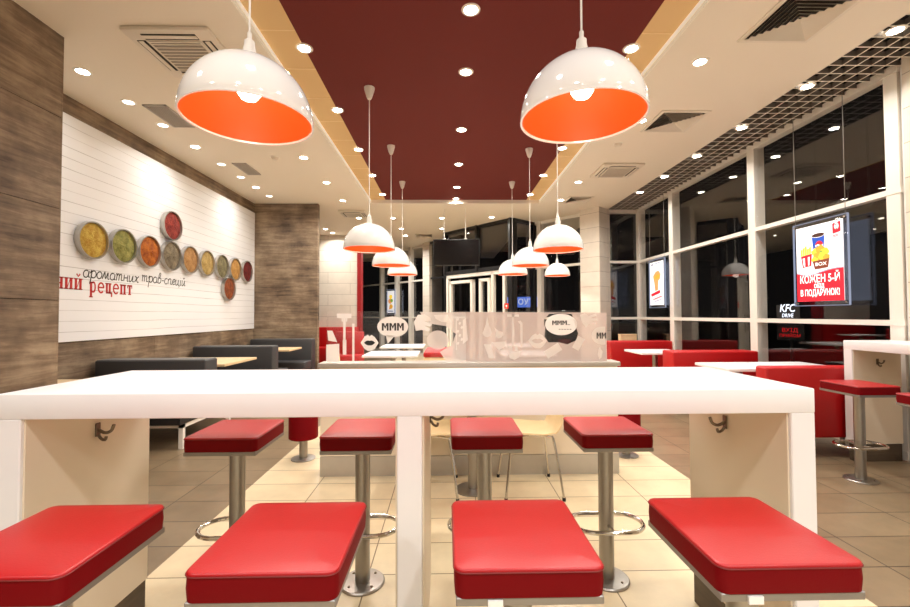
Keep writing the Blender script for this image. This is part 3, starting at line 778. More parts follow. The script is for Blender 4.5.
def slab(s, y0, z0, xh, adv):
    """red slab-serif letters built from straight stems and serifs"""
    g = G(); w = .028; u = 0; f = lambda a, b: (.0165, y0 + a - 5.8, z0 + b - 1.03)
    def rc(x0, x1, a, b): g.flat([(u + x0, a), (u + x1, a), (u + x1, b), (u + x0, b)], f)
    def stem(x, a=0, b=None, up=True, lo=True):
        b = xh if b is None else b; rc(x, x + w, a, b)
        if lo: rc(x - .010, x + w + .010, a, a + .012)
        if up: rc(x - .010, x + w + .010, b - .012, b)
    W = adv - .026
    for c in s:
        if c == 'н': stem(0); stem(W - w); rc(w, W - w, xh*.42, xh*.56)
        elif c in 'ий':
            stem(0); stem(W - w); g.flat([(u + w, .014), (u + W - w, xh - .028), (u + W - w, xh - .006), (u + w, .036)], f)
            if c == 'й': ribbon(g, [(u + .02, xh + .045), (u + W*.5, xh + .02), (u + W - .02, xh + .045)], .016, f)
        elif c == 'р':
            stem(0, -.05, xh); ribbon(g, [(u + w*.6, xh*.9)] + [(u + p, q) for p, q in arc(w + .018, xh*.52, W - w - .03, xh*.44, 85, -85, 10)] + [(u + w*.6, xh*.1)], .018, f)
        elif c == 'е':
            ribbon(g, [(u + p, q) for p, q in arc(W*.5, xh*.5, W*.46, xh*.45, 0, 315, 18)], .019, f); rc(W*.06, W*.97, xh*.46, xh*.6)
        elif c == 'ц': stem(0, lo=False); stem(W - w - .01, lo=False); rc(0, W + .008, 0, .018); rc(W - .006, W + .012, -.035, .018)
        elif c == 'п': stem(0); stem(W - w); rc(0, W, xh - .018, xh)
        elif c == 'т': stem(W*.5 - w/2, up=False); rc(0, W, xh - .018, xh); rc(0, .012, xh - .04, xh); rc(W - .012, W, xh - .04, xh)
        u += adv if c != ' ' else adv * .55
    return g
obj('printed_word', slab('ний', 4.13, 1.545, .115, .108), 'mural_red', t, False)
obj('printed_word', slab('рецепт', 4.53, 1.525, .115, .104), 'mural_red', t, False)
SP = [(4.51, 2.065, 'ground yellow mustard', rgb(196, 140, 30), rgb(240, 208, 96)), (4.93, 2.07, 'green herb', rgb(112, 116, 40), rgb(190, 184, 104)), (5.355, 2.072, 'orange turmeric', rgb(150, 62, 10), rgb(226, 130, 32)),
      (5.78, 2.075, 'grey pepper', rgb(98, 86, 66), rgb(166, 150, 122)), (5.79, 2.48, 'red paprika', rgb(120, 30, 26), rgb(192, 76, 62)), (6.2, 2.078, 'tan ginger', rgb(172, 118, 62), rgb(222, 172, 110)),
      (6.63, 2.08, 'pale yellow seed', rgb(172, 136, 62), rgb(230, 200, 130)), (7.07, 2.075, 'olive grey herb', rgb(100, 90, 60), rgb(170, 160, 118)), (7.51, 2.08, 'golden curry', rgb(180, 122, 50), rgb(236, 184, 108)),
      (7.95, 2.085, 'dark red pepper', rgb(84, 16, 18), rgb(146, 44, 38)), (7.3, 1.73, 'rusty brown spice', rgb(112, 46, 18), rgb(186, 100, 50))]
first = None
for y, z, nm, c1, c2 in SP:
    lab = 'round tin dish of %s powder on the mural' % nm + (', alone above the row' if z > 2.3 else ', alone below the row' if z < 1.9 else '')
    t = thing('mounted_spice_dish', lab, 'dish', (MX, y, z), 0, 'round spice dishes on the mural')
    ro = Matrix.Rotation(PI/2, 4, 'Y')
    g = G().lathe([(.0, .0), (.188, 0), (.194, .05), (.194, .058), (.182, .058), (.178, .03), (0, .03)], n=40); g.xf(ro); obj('tin_rim', g, 'tin', t)
    g = G(); rows = [(.179, .034)] + [(.179*(1 - i/6), .036 + .018*math.sin(i/6*PI/2)) for i in range(1, 6)] + [(0, .055)]
    g.lathe(rows, n=40)
    for v in g.b.verts: v.co.z += random.uniform(-.006, .006) if (v.co.x**2 + v.co.y**2) < .028 else 0
    g.xf(ro); obj('spice_powder', g, spice(nm.replace(' ', '_'), c1, c2), t, ang=80)

# ------------------------------------------------------------------ dark booths
def booth(label, y, x0, x1, near=True, far=True, hb=.80):
    t = thing('booth_bench', label, 'bench', ((x0+x1)/2, y, 0), 0, 'charcoal booth benches under the mural')
    w = (x1 - x0) / 2
    obj('backrest', G().box(-w, w, 0, .24, .24, hb, .015, 3), 'charcoal', t)
    obj('top_edge', G().box(-w + .012, w - .012, .012, .228, hb - .002, hb + .006, .003, 1), 'charcoal_top', t)
    for s, on in ((-1, near), (1, far)):
        if not on: continue
        o_ = 0 if s < 0 else .24
        y0, y1 = sorted((o_ + s*.001, o_ + s*.40))
        obj('seat', G().box(-w, w, y0, y1, .30, .45, .02, 3), 'charcoal', t)
        g = G()
        for x in (-w + .02, w - .06): g.box(x, x + .04, o_ + s*.32 - .02, o_ + s*.32 + .02, 0, .24)
        g.box(-w + .02, w - .02, o_ + s*.32 - .02, o_ + s*.32 + .02, .20, .24)
        for x in (-w + .02, w - .06): g.box(x, x + .04, min(.12, o_ + s*.32), max(.12, o_ + s*.32), .2, .24)
        obj('base_frame', g, 'frame_white', t, False)
        obj('seat_board', G().box(-w + .01, w - .01, y0, y1, .24, .30), 'black_rubber', t, False)
booth('charcoal double booth bench by the mural, first beyond the wooden pier', 4.55, -3.66, -2.52, hb=.815)
booth('charcoal double booth bench by the mural, standing between the two booth tables', 6.27, -3.66, -2.52, hb=.83)
booth('charcoal booth bench backed against the wooden pilaster', 8.08, -3.66, -2.52, far=False, hb=.83)
def ped_table(label, x0, x1, y0, y1, z, top='white_solid', group=None, th=.03, leg='steel'):
    t = thing('dining_table', label, 'table', ((x0+x1)/2, (y0+y1)/2, 0), 0, group)
    w, d = (x1-x0)/2, (y1-y0)/2
    obj('tabletop', G().box(-w, w, -d, d, z - th, z, .004, 2), top, t)
    obj('pedestal', G().cyl((0, 0, .012), (0, 0, z - th), .036, n=20), leg, t)
    obj('base_plate', G().lathe([(0, 0), (.13, 0), (.13, .008), (.05, .016), (0, .016)], n=32), leg, t)
    return t
GT = 'pale wood booth tables'
ped_table('pale wood booth table before the first charcoal bench, mostly hidden by the bar table', -3.66, -2.57, 3.38, 3.9, .72, 'light_wood', GT)
ped_table('pale wood booth table between the first and second charcoal benches', -3.60, -2.56, 5.02, 5.86, .72, 'light_wood', GT)
ped_table('pale wood booth table before the wooden pilaster', -3.60, -2.56, 7.06, 7.66, .72, 'light_wood', GT)

# ------------------------------------------------------------------ red sofas and tables by the windows
def sofa(label, x0, x1, y0, y1, far=True, near=True):
    """high-backed bench block with its seat beyond the back"""
    t = thing('booth_sofa', label, 'sofa', ((x0+x1)/2, y0, 0), 0, 'red booth sofas along the windows')
    w = (x1-x0)/2; d = y1 - y0
    obj('backrest', G().box(-w, w, 0, d, .17, .80, .02, 3), 'red_vinyl', t)
    if far: obj('seat', G().box(-w, w, d + .002, d + .29, .17, .44, .02, 3), 'red_vinyl', t)
    for sx in (-1, 1):
        for yy in (.06, d + (.22 if far else -.06)):
            obj('leg', G().cyl((sx*(w - .08), yy, 0), (sx*(w - .08), yy, .17), .02, n=12), 'steel', t)
sofa('red vinyl booth sofa backing onto the window bar', 2.84, 3.93, 3.78, 3.93)
sofa('red vinyl booth sofa in the middle of the window row', 2.86, 3.96, 5.40, 5.68)
sofa('red vinyl booth sofa at the corner window by the tiled column', 2.87, 3.97, 7.5, 7.78)
GW = 'white booth tables along the windows'
ped_table('white table between the middle red sofa and the one backing the bar, beside the glass', 3.29, 3.86, 4.08, 4.65, .75, group=GW)
ped_table('white table between the middle red sofa and the one backing the bar, aisle half', 2.70, 3.27, 4.08, 4.65, .75, group=GW)
ped_table('white table between the middle and the corner red sofas', 2.66, 3.3, 5.83, 6.42, .75, group=GW)
t = thing('cardboard_box', 'small tan box on the sill behind the corner red sofa', 'box', (3.55, 8.4, .0))
obj('box_body', G().box(-.16, .16, -.06, .06, .0, .86, .004, 1), 'light_wood', t); obj('box_lid', G().box(-.165, .165, -.065, .065, .86, .885, .003, 1), 'light_wood', t)

# ------------------------------------------------------------------ window bar
BX0, BX1, BY0, BY1 = 3.5, 3.93, 1.5, 3.74
t = thing('window_bar_table', 'white slab-leg bar table along the window wall, behind two red stools', 'table', ((BX0+BX1)/2, (BY0+BY1)/2, 0))
ox, oy = t.location.x, t.location.y
obj('tabletop', G().box(BX0-ox, BX1-ox, BY0-oy, BY1-oy, TZ - TH, TZ, .004, 2), 'white_solid', t)
for y0, y1, s in ((BY1 - .078, BY1, -1), (BY0, BY0 + .078, 1)):
    lg = obj('leg', G().box(BX0-ox, BX1-ox, y0-oy, y1-oy, .15, TZ - TH + .001, .003, 1), 'white_solid', t)
    obj('plinth', G().box(BX0-ox+.02, BX1-ox, y0-oy+.01, y1-oy-.01, 0, .15), 'plinth', t)
    yy = (y0 if s < 0 else y1) - oy
    obj('lining_panel', G().box(BX0-ox+.01, BX1-ox-.004, min(yy, yy + s*.006), max(yy, yy + s*.006), .155, TZ - TH - .002), 'cream_panel', lg, False)  # same cream as the main table linings, bounce light in the colour
    if s < 0:
        hk = hook(t, (0, 0, 0), 1); hk.rotation_euler = (0, 0, -PI/2); hk.location = (0, yy - .007, .86)

# ------------------------------------------------------------------ low partition with frosted glass
KX0, KX1, KY = -1.01, 1.38, 3.46
t = thing('glass_partition', 'low cream partition with steel kick plate and patterned frosted glass on top', 'partition', ((KX0+KX1)/2, KY, 0))
ox = t.location.x
obj('base_cabinet', G().box(KX0-ox, KX1-ox, 0.006, .16, .155, .86, .003, 1), 'cream_panel', t)
obj('kick_plate', G().box(KX0-ox, KX1-ox, 0.0, .166, 0, .155), 'steel_plate', t, False)
obj('top_rail', G().box(KX0-ox - .02, KX1-ox + .02, -.01, .176, .86, .895, .004, 1), 'steel_plate', t)
GX0_, GX1_ = -.97, 1.335
obj('glass_pane', G().box(GX0_-ox, GX1_-ox, .03, .038, .895, 1.31, .001, 1), 'glass_low', t, False)
S = KY / 430 * 1.006
def px(u, v): return ((u - 447) * S - ox, 1.285 - (v - 314 + (u - 447) * .0085) * S)
def sheet(name, polys, mat, dy, holes=()):
    """film cut to shape; polygons in the design grid of the pane"""
    g = G(); y = .029 - dy
    for P in polys: g.flat([px(*p) for p in P], lambda a, b: (a, y, b))
    return obj(name, g, mat, t, False)
def annulus(outer, inner):
    out = []
    n = len(outer)
    for i in range(n):
        j = (i + 1) % n; out.append([outer[i], outer[j], inner[j], inner[i]])
    return out
# frosted field with a clear torn patch behind the speech bubble
patch = [(577, 327), (579, 333), (577, 340), (568, 344), (560, 342), (549, 342), (545, 336), (546, 328), (544, 320), (550, 313.5), (562, 312.6), (573, 313.5)]
n = len(patch)
def rectpt(a, x0, x1, y0, y1, cx, cy):
    dx, dy = math.cos(a), math.sin(a); k = min(((x1 - cx)/dx if dx > 0 else (x0 - cx)/dx) if abs(dx) > 1e-9 else 1e9, ((y1 - cy)/dy if dy > 0 else (y0 - cy)/dy) if abs(dy) > 1e-9 else 1e9)
    return (cx + dx*k, cy + dy*k)
FX0, FX1, FY0, FY1 = 466, 608, 311.9, 361.5
angs = sorted([math.atan2(p[1] - 328, p[0] - 562) for p in patch] + [math.atan2(b - 328, a - 562) for a in (FX0, FX1) for b in (FY0, FY1)])
def onpatch(a):
    d = (math.cos(a), math.sin(a))
    for i in range(n):
        p, q = patch[i], patch[(i+1) % n]; ex, ey = q[0]-p[0], q[1]-p[1]; den = d[0]*ey - d[1]*ex
        if abs(den) < 1e-9: continue
        k = ((p[0]-562)*ey - (p[1]-328)*ex)/den; m_ = ((p[0]-562)*d[1] - (p[1]-328)*d[0])/den
        if k > 0 and -1e-6 <= m_ <= 1 + 1e-6: return (562 + d[0]*k, 328 + d[1]*k)
    return (562 + d[0]*16, 328 + d[1]*14)
sheet('frosted_film', annulus([rectpt(a, FX0, FX1, FY0, FY1, 562, 328) for a in angs], [onpatch(a) for a in angs]), 'film', .0006)
sheet('torn_film_patch', [[(420, 312.2), (466, 312), (466, 361), (446, 361), (440, 352), (452, 345), (456, 334), (446, 326), (432, 324), (424, 318)]], 'film_soft', .0006)
def lips(cx, cy, w, h):
    up = [(cx - w, cy), (cx - w*.55, cy - h*.75), (cx - w*.2, cy - h), (cx, cy - h*.78), (cx + w*.2, cy - h), (cx + w*.55, cy - h*.75), (cx + w, cy)]
    lo = [(cx + w*.6, cy + h*.7), (cx + w*.25, cy + h), (cx - w*.25, cy + h), (cx - w*.6, cy + h*.7)]
    outer = up + lo
    inner = [(cx - w*.62, cy - h*.0), (cx - w*.4, cy - h*.22), (cx - w*.16, cy - h*.3), (cx, cy - h*.2), (cx + w*.16, cy - h*.3), (cx + w*.4, cy - h*.22), (cx + w*.62, cy), (cx + w*.4, cy + h*.22), (cx + w*.16, cy + h*.32), (cx - w*.16, cy + h*.32), (cx - w*.4, cy + h*.22)]
    return annulus(outer, inner)
def drop(cx, ty, by, r): return [(cx, ty), (cx + r*.35, ty + (by-ty)*.4), (cx + r, by - r*.9), (cx + r*.75, by - r*.25), (cx, by), (cx - r*.75, by - r*.25), (cx - r, by - r*.9), (cx - r*.35, ty + (by-ty)*.4)]
def rot(P, a):
    cx = sum(p[0] for p in P)/len(P); cy = sum(p[1] for p in P)/len(P); c, s = math.cos(a), math.sin(a)
    return [(cx + (x-cx)*c - (y-cy)*s, cy + (x-cx)*s + (y-cy)*c) for x, y in P]
def rect(x0, x1, y0, y1): return [(x0, y0), (x1, y0), (x1, y1), (x0, y1)]
DW = [('speech_bubble_print', [ell(393, 327, 15.5, 10.3), [(386, 335), (395, 336), (388, 344)]], 'film_white'),
      ('lips_print', lips(370, 343, 9, 8), 'film_white'),
      ('fork_print', [rect(343.8, 346.2, 317, 341), rect(343.4, 347, 340, 355), rect(337.5, 352, 314, 318.5), rect(342.2, 343.4, 318, 322), rect(346.6, 347.8, 318, 322)], 'film_white'),
      ('stick_print', [rect(352.8, 355, 324, 362)], 'film_white'),
      ('cup_print', [[(327, 345), (340, 344), (340, 362), (327, 362)], [(328, 331), (333, 331), (338, 342.5), (329, 341)]], 'film_white'),
      ('oval_print', [ell(438, 340, 11, 9.5)], 'film_soft'),
      ('hand_print', [[(416, 331), (414, 322), (418, 315), (425, 314.5), (431, 318), (431, 321), (424, 321), (432, 324), (431, 326.5), (424, 325.5), (431, 329), (429, 331.5), (422, 330)]], 'film_white'),
      ('cap_print', [[(434, 315), (448, 314.5), (452, 323), (442, 322), (436, 319)]], 'film_white'),
      ('feather_print', [rot(rect(457 + 2*(i % 3), 459 + 2*(i % 3), 318 + 4*i, 320.6 + 4*i), .5) for i in range(7)] + [rect(456, 456.9, 318, 350), [(463, 320), (466, 318), (468, 340), (463, 344)]], 'film_white'),
      ('drop_print', [drop(487.5, 316, 337, 4.6)], 'film_white'), ('drop_print', [rot(drop(499, 326, 338, 4.2), -.6)], 'film_white'),
      ('spatula_print', [rect(512.3, 514.6, 314, 346), rect(507.5, 519.5, 314, 316.5)], 'film_white'),
      ('hook_print', [[(518, 321), (521, 320), (523, 323), (523, 346), (520.8, 346), (520.6, 324)]], 'film_white'),
      ('lips_print', lips(538, 340.5, 9.5, 7.4), 'film_white'),
      ('speech_bubble_print', [ell(562, 324, 16.3, 10.8)], 'film_white'),
      ('card_print', [rot(rect(545, 562, 346, 354.5), -.55)], 'film_white'), ('card_print', [rot(rect(575.5, 583, 336, 349.5), .5)], 'film_white'),
      ('hand_print', [[(583, 322), (581, 314), (586, 312.6), (590, 315), (597, 313), (598, 315), (592, 317.4), (599, 317.6), (599, 320), (592, 320.4), (598, 322), (597, 324), (590, 323.6), (587, 327)]], 'film_white'),
      ('speech_bubble_print', [[p for p in ell(604, 335, 11.5, 9.2) if p[0] <= 608]], 'film_white'),
      ('leaf_print', [[(601, 346), (603.5, 351), (602.5, 357), (600, 359), (598.5, 354), (599.5, 349)]], 'film_white'),
      ('fries_print', [[(484, 344), (491, 344), (495, 358), (489, 358)], [(492, 342), (506, 341), (506, 346), (499, 350)]], 'film_white'),
      ('basket_print', [[(508, 352), (521, 351), (519.5, 357), (515, 359.5), (510, 358)], rect(508.5, 512.5, 345.5, 350.5), rect(515, 518, 345.5, 350.5)], 'film_white')]
for nm, P, m in DW: sheet(nm, P, m, .0012)
def decal_text(s, u, v, h, sx=1.): 
    c = px(u, v); g = G(); hh = h * S; w = hh * .95 * sx; st = w * .27; x = -s.count('M') * w * 1.12 / 2 - (.2 * w * s.count('.')) / 2
    f = lambda a, b: (c[0] + a, .029 - .0019, c[1] + b)
    for ch_ in s:
        if ch_ == 'M':
            g.flat([(x, -hh/2), (x + st, -hh/2), (x + st, hh*.18), (x + w/2, -hh*.28), (x + w - st, hh*.18), (x + w - st, -hh/2), (x + w, -hh/2), (x + w, hh/2), (x + w - st*1.1, hh/2), (x + w/2, hh*.08), (x + st*1.1, hh/2), (x, hh/2)], f); x += w * 1.12
        elif ch_ == '.': g.flat([(x, -hh/2), (x + w*.14, -hh/2), (x + w*.14, -hh*.34), (x, -hh*.34)], f); x += w * .22
        elif ch_ == '-': g.flat([(x, -hh*.2), (x + hh*.8, -hh*.2), (x + hh*.8, hh*.1), (x, hh*.1)], f); x += hh * 1.25
    obj('bubble_lettering', g, 'print_dark', t, False)
decal_text('MMM', 393.5, 327, 7.5, .95); decal_text('MMM...', 562, 322.3, 4.6, 1.05)
decal_text('-----', 559.5, 328.8, 2.2, 1.1); decal_text('MM', 602.8, 335, 6, .8)

# ------------------------------------------------------------------ plywood chairs, pedestal table, drum stools
def make_chair(label, group):
    """local +x is where the sitter faces"""
    t = thing('plywood_chair', label, 'chair', (0, 0, 0), 0, group)
    prof = [(.205, .418), (.19, .438), (.12, .448), (0, .442), (-.1, .436), (-.155, .45), (-.185, .5), (-.2, .58), (-.212, .68), (-.222, .78), (-.225, .80)]
    prof = smooth_path([(a, b) for a, b in prof], 3)
    g = G(); rows = []
    for off in (0., -.011):
        rr = []
        for i, p in enumerate(prof):
            tt = prof[min(i+1, len(prof)-1)] - prof[max(i-1, 0)]; tt.normalize(); nn = Vector((-tt.y, tt.x))
            q = p - nn * off; s = i / (len(prof) - 1)
            hw = .2 if s < .8 else .2 - .06 * ((s - .8) / .2) ** 2
            hw -= .05 * max(0, (.08 - s) / .08)
            hw -= .028 * math.exp(-((s - .48) / .1) ** 2)
            rr.append([g.b.verts.new((q.x, hw * k, q.y + .012 * k * k * (1 if s < .5 else 0))) for k in (-1, -.6, -.2, .2, .6, 1)])
        rows.append(rr)
    A_, B_ = rows; m = len(A_)
    for i in range(m - 1):
        for k in range(5):
            g.b.faces.new((A_[i][k], A_[i][k+1], A_[i+1][k+1], A_[i+1][k])); g.b.faces.new((B_[i][k], B_[i+1][k], B_[i+1][k+1], B_[i][k+1]))
        for k in (0, 5): g.b.faces.new((A_[i][k], A_[i+1][k], B_[i+1][k], B_[i][k]))
    for i in (0, m - 1):
        for k in range(5): g.b.faces.new((A_[i][k], A_[i][k+1], B_[i][k+1], B_[i][k]))
    obj('seat_shell', g, 'plywood', t, ang=60)
    for sx in (-1, 1):
        for sy in (-1, 1):
            lg = obj('leg', G().tube(smooth_path([(sx*.02, sy*.12, .422), (sx*.12, sy*.155, .418), (sx*.15, sy*.165, .38), (sx*.2, sy*.225, .012)], 4), .0085, 8), 'chrome', t)
            obj('foot_cap', G().cyl((sx*.2, sy*.225, 0), (sx*.199, sy*.223, .022), .012, n=10), 'black_rubber', lg)
    return t
GC = 'pale plywood chairs at the tables by the partition'
ch = make_chair('pale plywood chair with thin chrome legs on the window side of the pedestal table', GC)
ch.location = (.6, 3.19, 0); ch.rotation_euler = (0, 0, PI)
c2 = dup(ch, (-.13, 3.19, 0), 0, 'pale plywood chair half hidden behind the middle leg of the bar table', GC)
ped_table('small pedestal table between the two plywood chairs, under the bar table edge', -.09, .46, 2.93, 3.42, .75, group='white dining tables')
def drum(label, x, y):
    t = thing('drum_stool', label, 'stool', (x, y, 0), 0, 'round red drum stools')
    g = G().lathe([(0, .185), (.118, .185), (.126, .192), (.126, .44), (.118, .455), (.09, .46), (0, .462)], n=36); obj('seat', g, 'red_leather_side', t)
    obj('post', G().cyl((0, 0, .01), (0, 0, .186), .036, n=20), 'steel', t)
    obj('base_plate', G().lathe([(0, 0), (.105, 0), (.105, .008), (.04, .014), (0, .014)], n=32), 'steel', t)
drum('round red drum stool on a steel post at the mural end of the partition', -1.285, 3.9)
drum('round red drum stool on a steel post at the window end of the partition', 1.62, 3.9)

# ------------------------------------------------------------------ dining area beyond the partition
GD = 'white dining tables'
for k, (x, y, lab) in enumerate(((-.75, 4.45, 'mural-side row, first beyond the partition'), (-.75, 6.0, 'mural-side row, second beyond the partition'), (-.75, 7.5, 'mural-side row, third beyond the partition'),
                  (1.1, 4.5, 'window-side row, first beyond the partition'), (1.1, 6.0, 'window-side row, second beyond the partition'), (1.1, 7.5, 'window-side row, third beyond the partition'))):
    ped_table('white dining table under the pendants, ' + lab, x - .36, x + .36, y - .36, y + .36, .75, group=GD)
GH = 'pale plywood chairs in the dining area beyond the partition'
for x, y, rz, lab in ((-.2, 4.5, PI, 'beside the first mural-side dining table'), (-.2, 6.0, PI, 'beside the second mural-side dining table'), (.55, 4.5, 0, 'beside the first window-side dining table'), (.55, 6.0, 0, 'beside the second window-side dining table'),
                      (-1.32, 6.0, 0, 'on the booth side of a mural-side dining table'), (-.2, 7.5, PI, 'beside the third mural-side dining table')):
    dup(ch, (x, y, 0), rz, 'pale plywood chair beyond the frosted glass ' + lab, GH)
t = thing('bench_box', 'tan wooden divider bench with coral red cushions beyond the frosted glass', 'bench', (-.1, 5.2, 0))
obj('bench_body', G().box(-.16, .16, -.35, .35, 0, .80, .006, 1), 'light_wood', t); obj('cushion', G().box(-.165, .165, -.36, .36, .80, .86, .02, 2), 'red_vinyl', t)
t = thing('banquette', 'red banquette against the far tiled wall', 'bench', (-3.0, 11.4, 0))
obj('backrest', G().box(-.68, .62, .1, .3, 0, .96, .02, 2), 'red_vinyl', t); obj('seat', G().box(-.68, .62, -.4, .098, 0, .45, .02, 2), 'red_vinyl', t)
t = thing('banquette', 'red high-backed bench end in the aisle beyond the wooden pilaster', 'bench', (-2.1, 9.3, 0))
obj('backrest', G().box(-.28, .3, 0, .14, 0, .92, .02, 2), 'red_vinyl', t); obj('seat', G().box(-.28, .3, -.45, -.002, 0, .45, .02, 2), 'red_vinyl', t)
ped_table('white table in front of the far red banquette', -2.6, -1.9, 10.2, 10.75, .75, group=GD)

# ------------------------------------------------------------------ television
t = thing('television', 'black flat television hanging from the ceiling before the entrance', 'television', (.2, 8.75, 2.55), math.radians(-3))
w, h = .475, .27
obj('casing', G().box(-w, w, 0, .05, -h, h, .006, 2), 'tv_body', t); obj('screen', G().box(-w + .015, w - .015, -.003, .002, -h + .02, h - .015), 'tv_screen', t, False)
for x in (-.25, .19):
    b_ = obj('hanging_rod', G().cyl((x, .03, h - .02), (x, .03, ZC - 2.55), .009, n=10), 'frame_white', t)
    obj('bracket', G().box(x - .03, x + .03, .045, .07, -.1, h + .03), 'frame_white', b_, False)

# ------------------------------------------------------------------ hanging light-box posters
def lightbox(label, loc, rotz, w, h, z1):
    """local x = reader's right, y = away from reader, z up; origin at centre"""
    t = thing('poster_lightbox', label, 'poster', loc, rotz, 'hanging glowing poster light boxes')
    fw = w/2 + .045
    fh = h/2 + .045
    obj('clear_frame', G().box(-fw, fw, .004, .016, -fh, fh, .002, 1), 'acrylic', t, False)
    g = G(); e = .003
    g.box(-fw, fw, 0, .018, fh - e, fh + e); g.box(-fw, fw, 0, .018, -fh - e, -fh + e); g.box(-fw - e, -fw + e, 0, .018, -fh, fh); g.box(fw - e, fw + e, 0, .018, -fh, fh)
    obj('glowing_edge', g, 'edge_glow', t, False)
    obj('poster_sheet', G().box(-w/2, w/2, -.002, .004, -h/2, h/2), 'poster_white', t, False)
    for sx in (-1, 1):
        c = obj('cable', G().cyl((sx*fw*.92, .01, fh - .02), (sx*fw*.92, .01, z1 - loc[2]), .003, n=6), 'steel', t)
        obj('cable_clamp', G().cyl((sx*fw*.92, -.006, fh - .03), (sx*fw*.92, .026, fh - .03), .012, n=12), 'chrome', c)
        obj('standoff', G().cyl((sx*fw*.92, -.006, -fh + .03), (sx*fw*.92, .026, -fh + .03), .010, n=12), 'chrome', t)
    return t
fz = lambda k: (lambda u, v: (u, -.002 - .0008 * k, v))
def pr(t, name, polys, mat, k):
    g = G()
    for P in polys: g.flat(P, fz(k))
    return obj(name, g, mat, t, False)
t = lightbox('large glowing poster with cola cup and chicken meal hanging before the near window', (XW - .13, 4.385, 1.805), -PI/2, .56, .80, ZC)
W_, H_ = .28, .40
def P(a, b): return (-W_ + a * .56, H_ - b * .80)     # 0..1 sheet coordinates, b downwards
wave = [P(0, .62), P(.12, .645), P(.25, .66), P(.4, .655), P(.55, .63), P(.7, .61), P(.85, .6), P(1, .6), P(1, 1), P(0, 1)]
pr(t, 'red_banner', [wave], 'p_red', 1)
pr(t, 'banner_edge', [[P(0, .605), P(.12, .63), P(.25, .645), P(.4, .64), P(.55, .615), P(.7, .595), P(.85, .585), P(1, .585), P(1, .6), P(.85, .6), P(.7, .61), P(.55, .63), P(.4, .655), P(.25, .66), P(.12, .645), P(0, .62)]], 'p_grey', 1)
for s, b, sz, sx in (('КОЖЕН 5-Й', .712, .084, .98), ('ОБІД', .805, .044, 1.0), ('В ПОДАРУНОК!', .893, .070, .84)):
    c = P(.5, b); text_obj('poster_lettering', s, sz * 1.32, lambda u, v: (c[0] + u, -.002 - .0024, c[1] + v), 'p_white', t, .0022, sx=sx * .8)
cup = [P(.36, .14), P(.64, .14), P(.605, .39), P(.40, .39)]
pr(t, 'cola_cup', [cup], 'p_blue', 1); pr(t, 'cola_surface', [ell(P(.5, .14)[0], P(.5, .14)[1], .078, .022)], 'p_cola', 2)
pr(t, 'cup_rim', annulus(ell(P(.5, .14)[0], P(.5, .14)[1], .082, .026), ell(P(.5, .14)[0], P(.5, .14)[1], .076, .020)), 'p_white', 2)
cx, cy = P(.52, .275)
pr(t, 'cup_emblem', [ell(cx, cy, .046, .046, 24, 0.1, PI + .1)], 'p_red', 2); pr(t, 'cup_emblem', [ell(cx, cy, .046, .046, 24, PI + .4, 2*PI - .0)], 'p_white', 2)
pr(t, 'cup_emblem', [[(cx - .046, cy + .004), (cx - .01, cy + .012), (cx + .02, cy - .004), (cx + .046, cy + .006), (cx + .046, cy - .006), (cx + .015, cy - .02), (cx - .015, cy - .004), (cx - .046, cy - .010)]], 'p_white', 3)
pr(t, 'fries', [[P(.1 + .05*i, .30 - .02*(i % 3)), P(.145 + .05*i, .295 - .02*(i % 3)), P(.15 + .045*i, .42), P(.115 + .045*i, .42)] for i in range(5)], 'p_yellow', 2)
pr(t, 'fries_box', [[P(.11, .39), P(.36, .37), P(.34, .53), P(.15, .545)]], 'p_red', 3); pr(t, 'box_stripe', [[P(.15, .42), P(.2, .415), P(.205, .53), P(.175, .533)], [P(.27, .41), P(.31, .405), P(.3, .52), P(.275, .523)]], 'p_white', 4)
nug = []
for i, (a, b, r_) in enumerate(((.44, .36, .05), (.54, .33, .055), (.64, .37, .05), (.48, .42, .055), (.6, .42, .055), (.67, .44, .04), (.42, .46, .04))):
    c = P(a, b); nug.append([(c[0] + r_*(1 + .14*math.sin(5*q + i))*math.cos(q), c[1] + r_*.8*(1 + .14*math.cos(4*q + i))*math.sin(q)) for q in [2*PI*k/18 for k in range(18)]])
for k, q in enumerate(nug): pr(t, 'chicken_piece', [q], 'p_gold' if k % 2 else 'p_yellow', 3 + .1*k)
pr(t, 'salad_leaf', [ell(*P(.56, .36), .02, .01)], 'p_green', 4.2)
pr(t, 'meal_box', [[P(.38, .475), P(.73, .46), P(.70, .575), P(.42, .585)]], 'p_brown', 5)
c = P(.555, .522); text_obj('box_lettering', 'BOX', .05, lambda u, v: (c[0] + u, -.002 - .0052, c[1] + v), 'p_white', t, .0008, sx=1.3)
pr(t, 'brand_emblem', [[P(.80, .035), P(.96, .02), P(.96, .15), P(.80, .165)]], 'p_red', 1)
pr(t, 'emblem_face', [ell(*P(.88, .075), .024, .034, 20)], 'p_white', 2); pr(t, 'emblem_hair', [ell(*P(.88, .06), .02, .012, 12, 0, PI), [P(.86, .1), P(.9, .1), P(.88, .13)]], 'print_dark', 3)
c = P(.88, .195); text_obj('emblem_lettering', 'KFC', .04, lambda u, v: (c[0] + u, -.002 - .0016, c[1] + v), 'p_red', t, .0008)
t = lightbox('narrow glowing poster with a wrap sandwich hanging before the farther side window', (XW - .13, 7.84, 1.84), -PI/2, .50, .80, ZC)
def Q(a, b): return (-.25 + (.5 + (a - .5) * 1.3) * .5, .40 - (.5 + (b - .52) * 1.12) * .80)
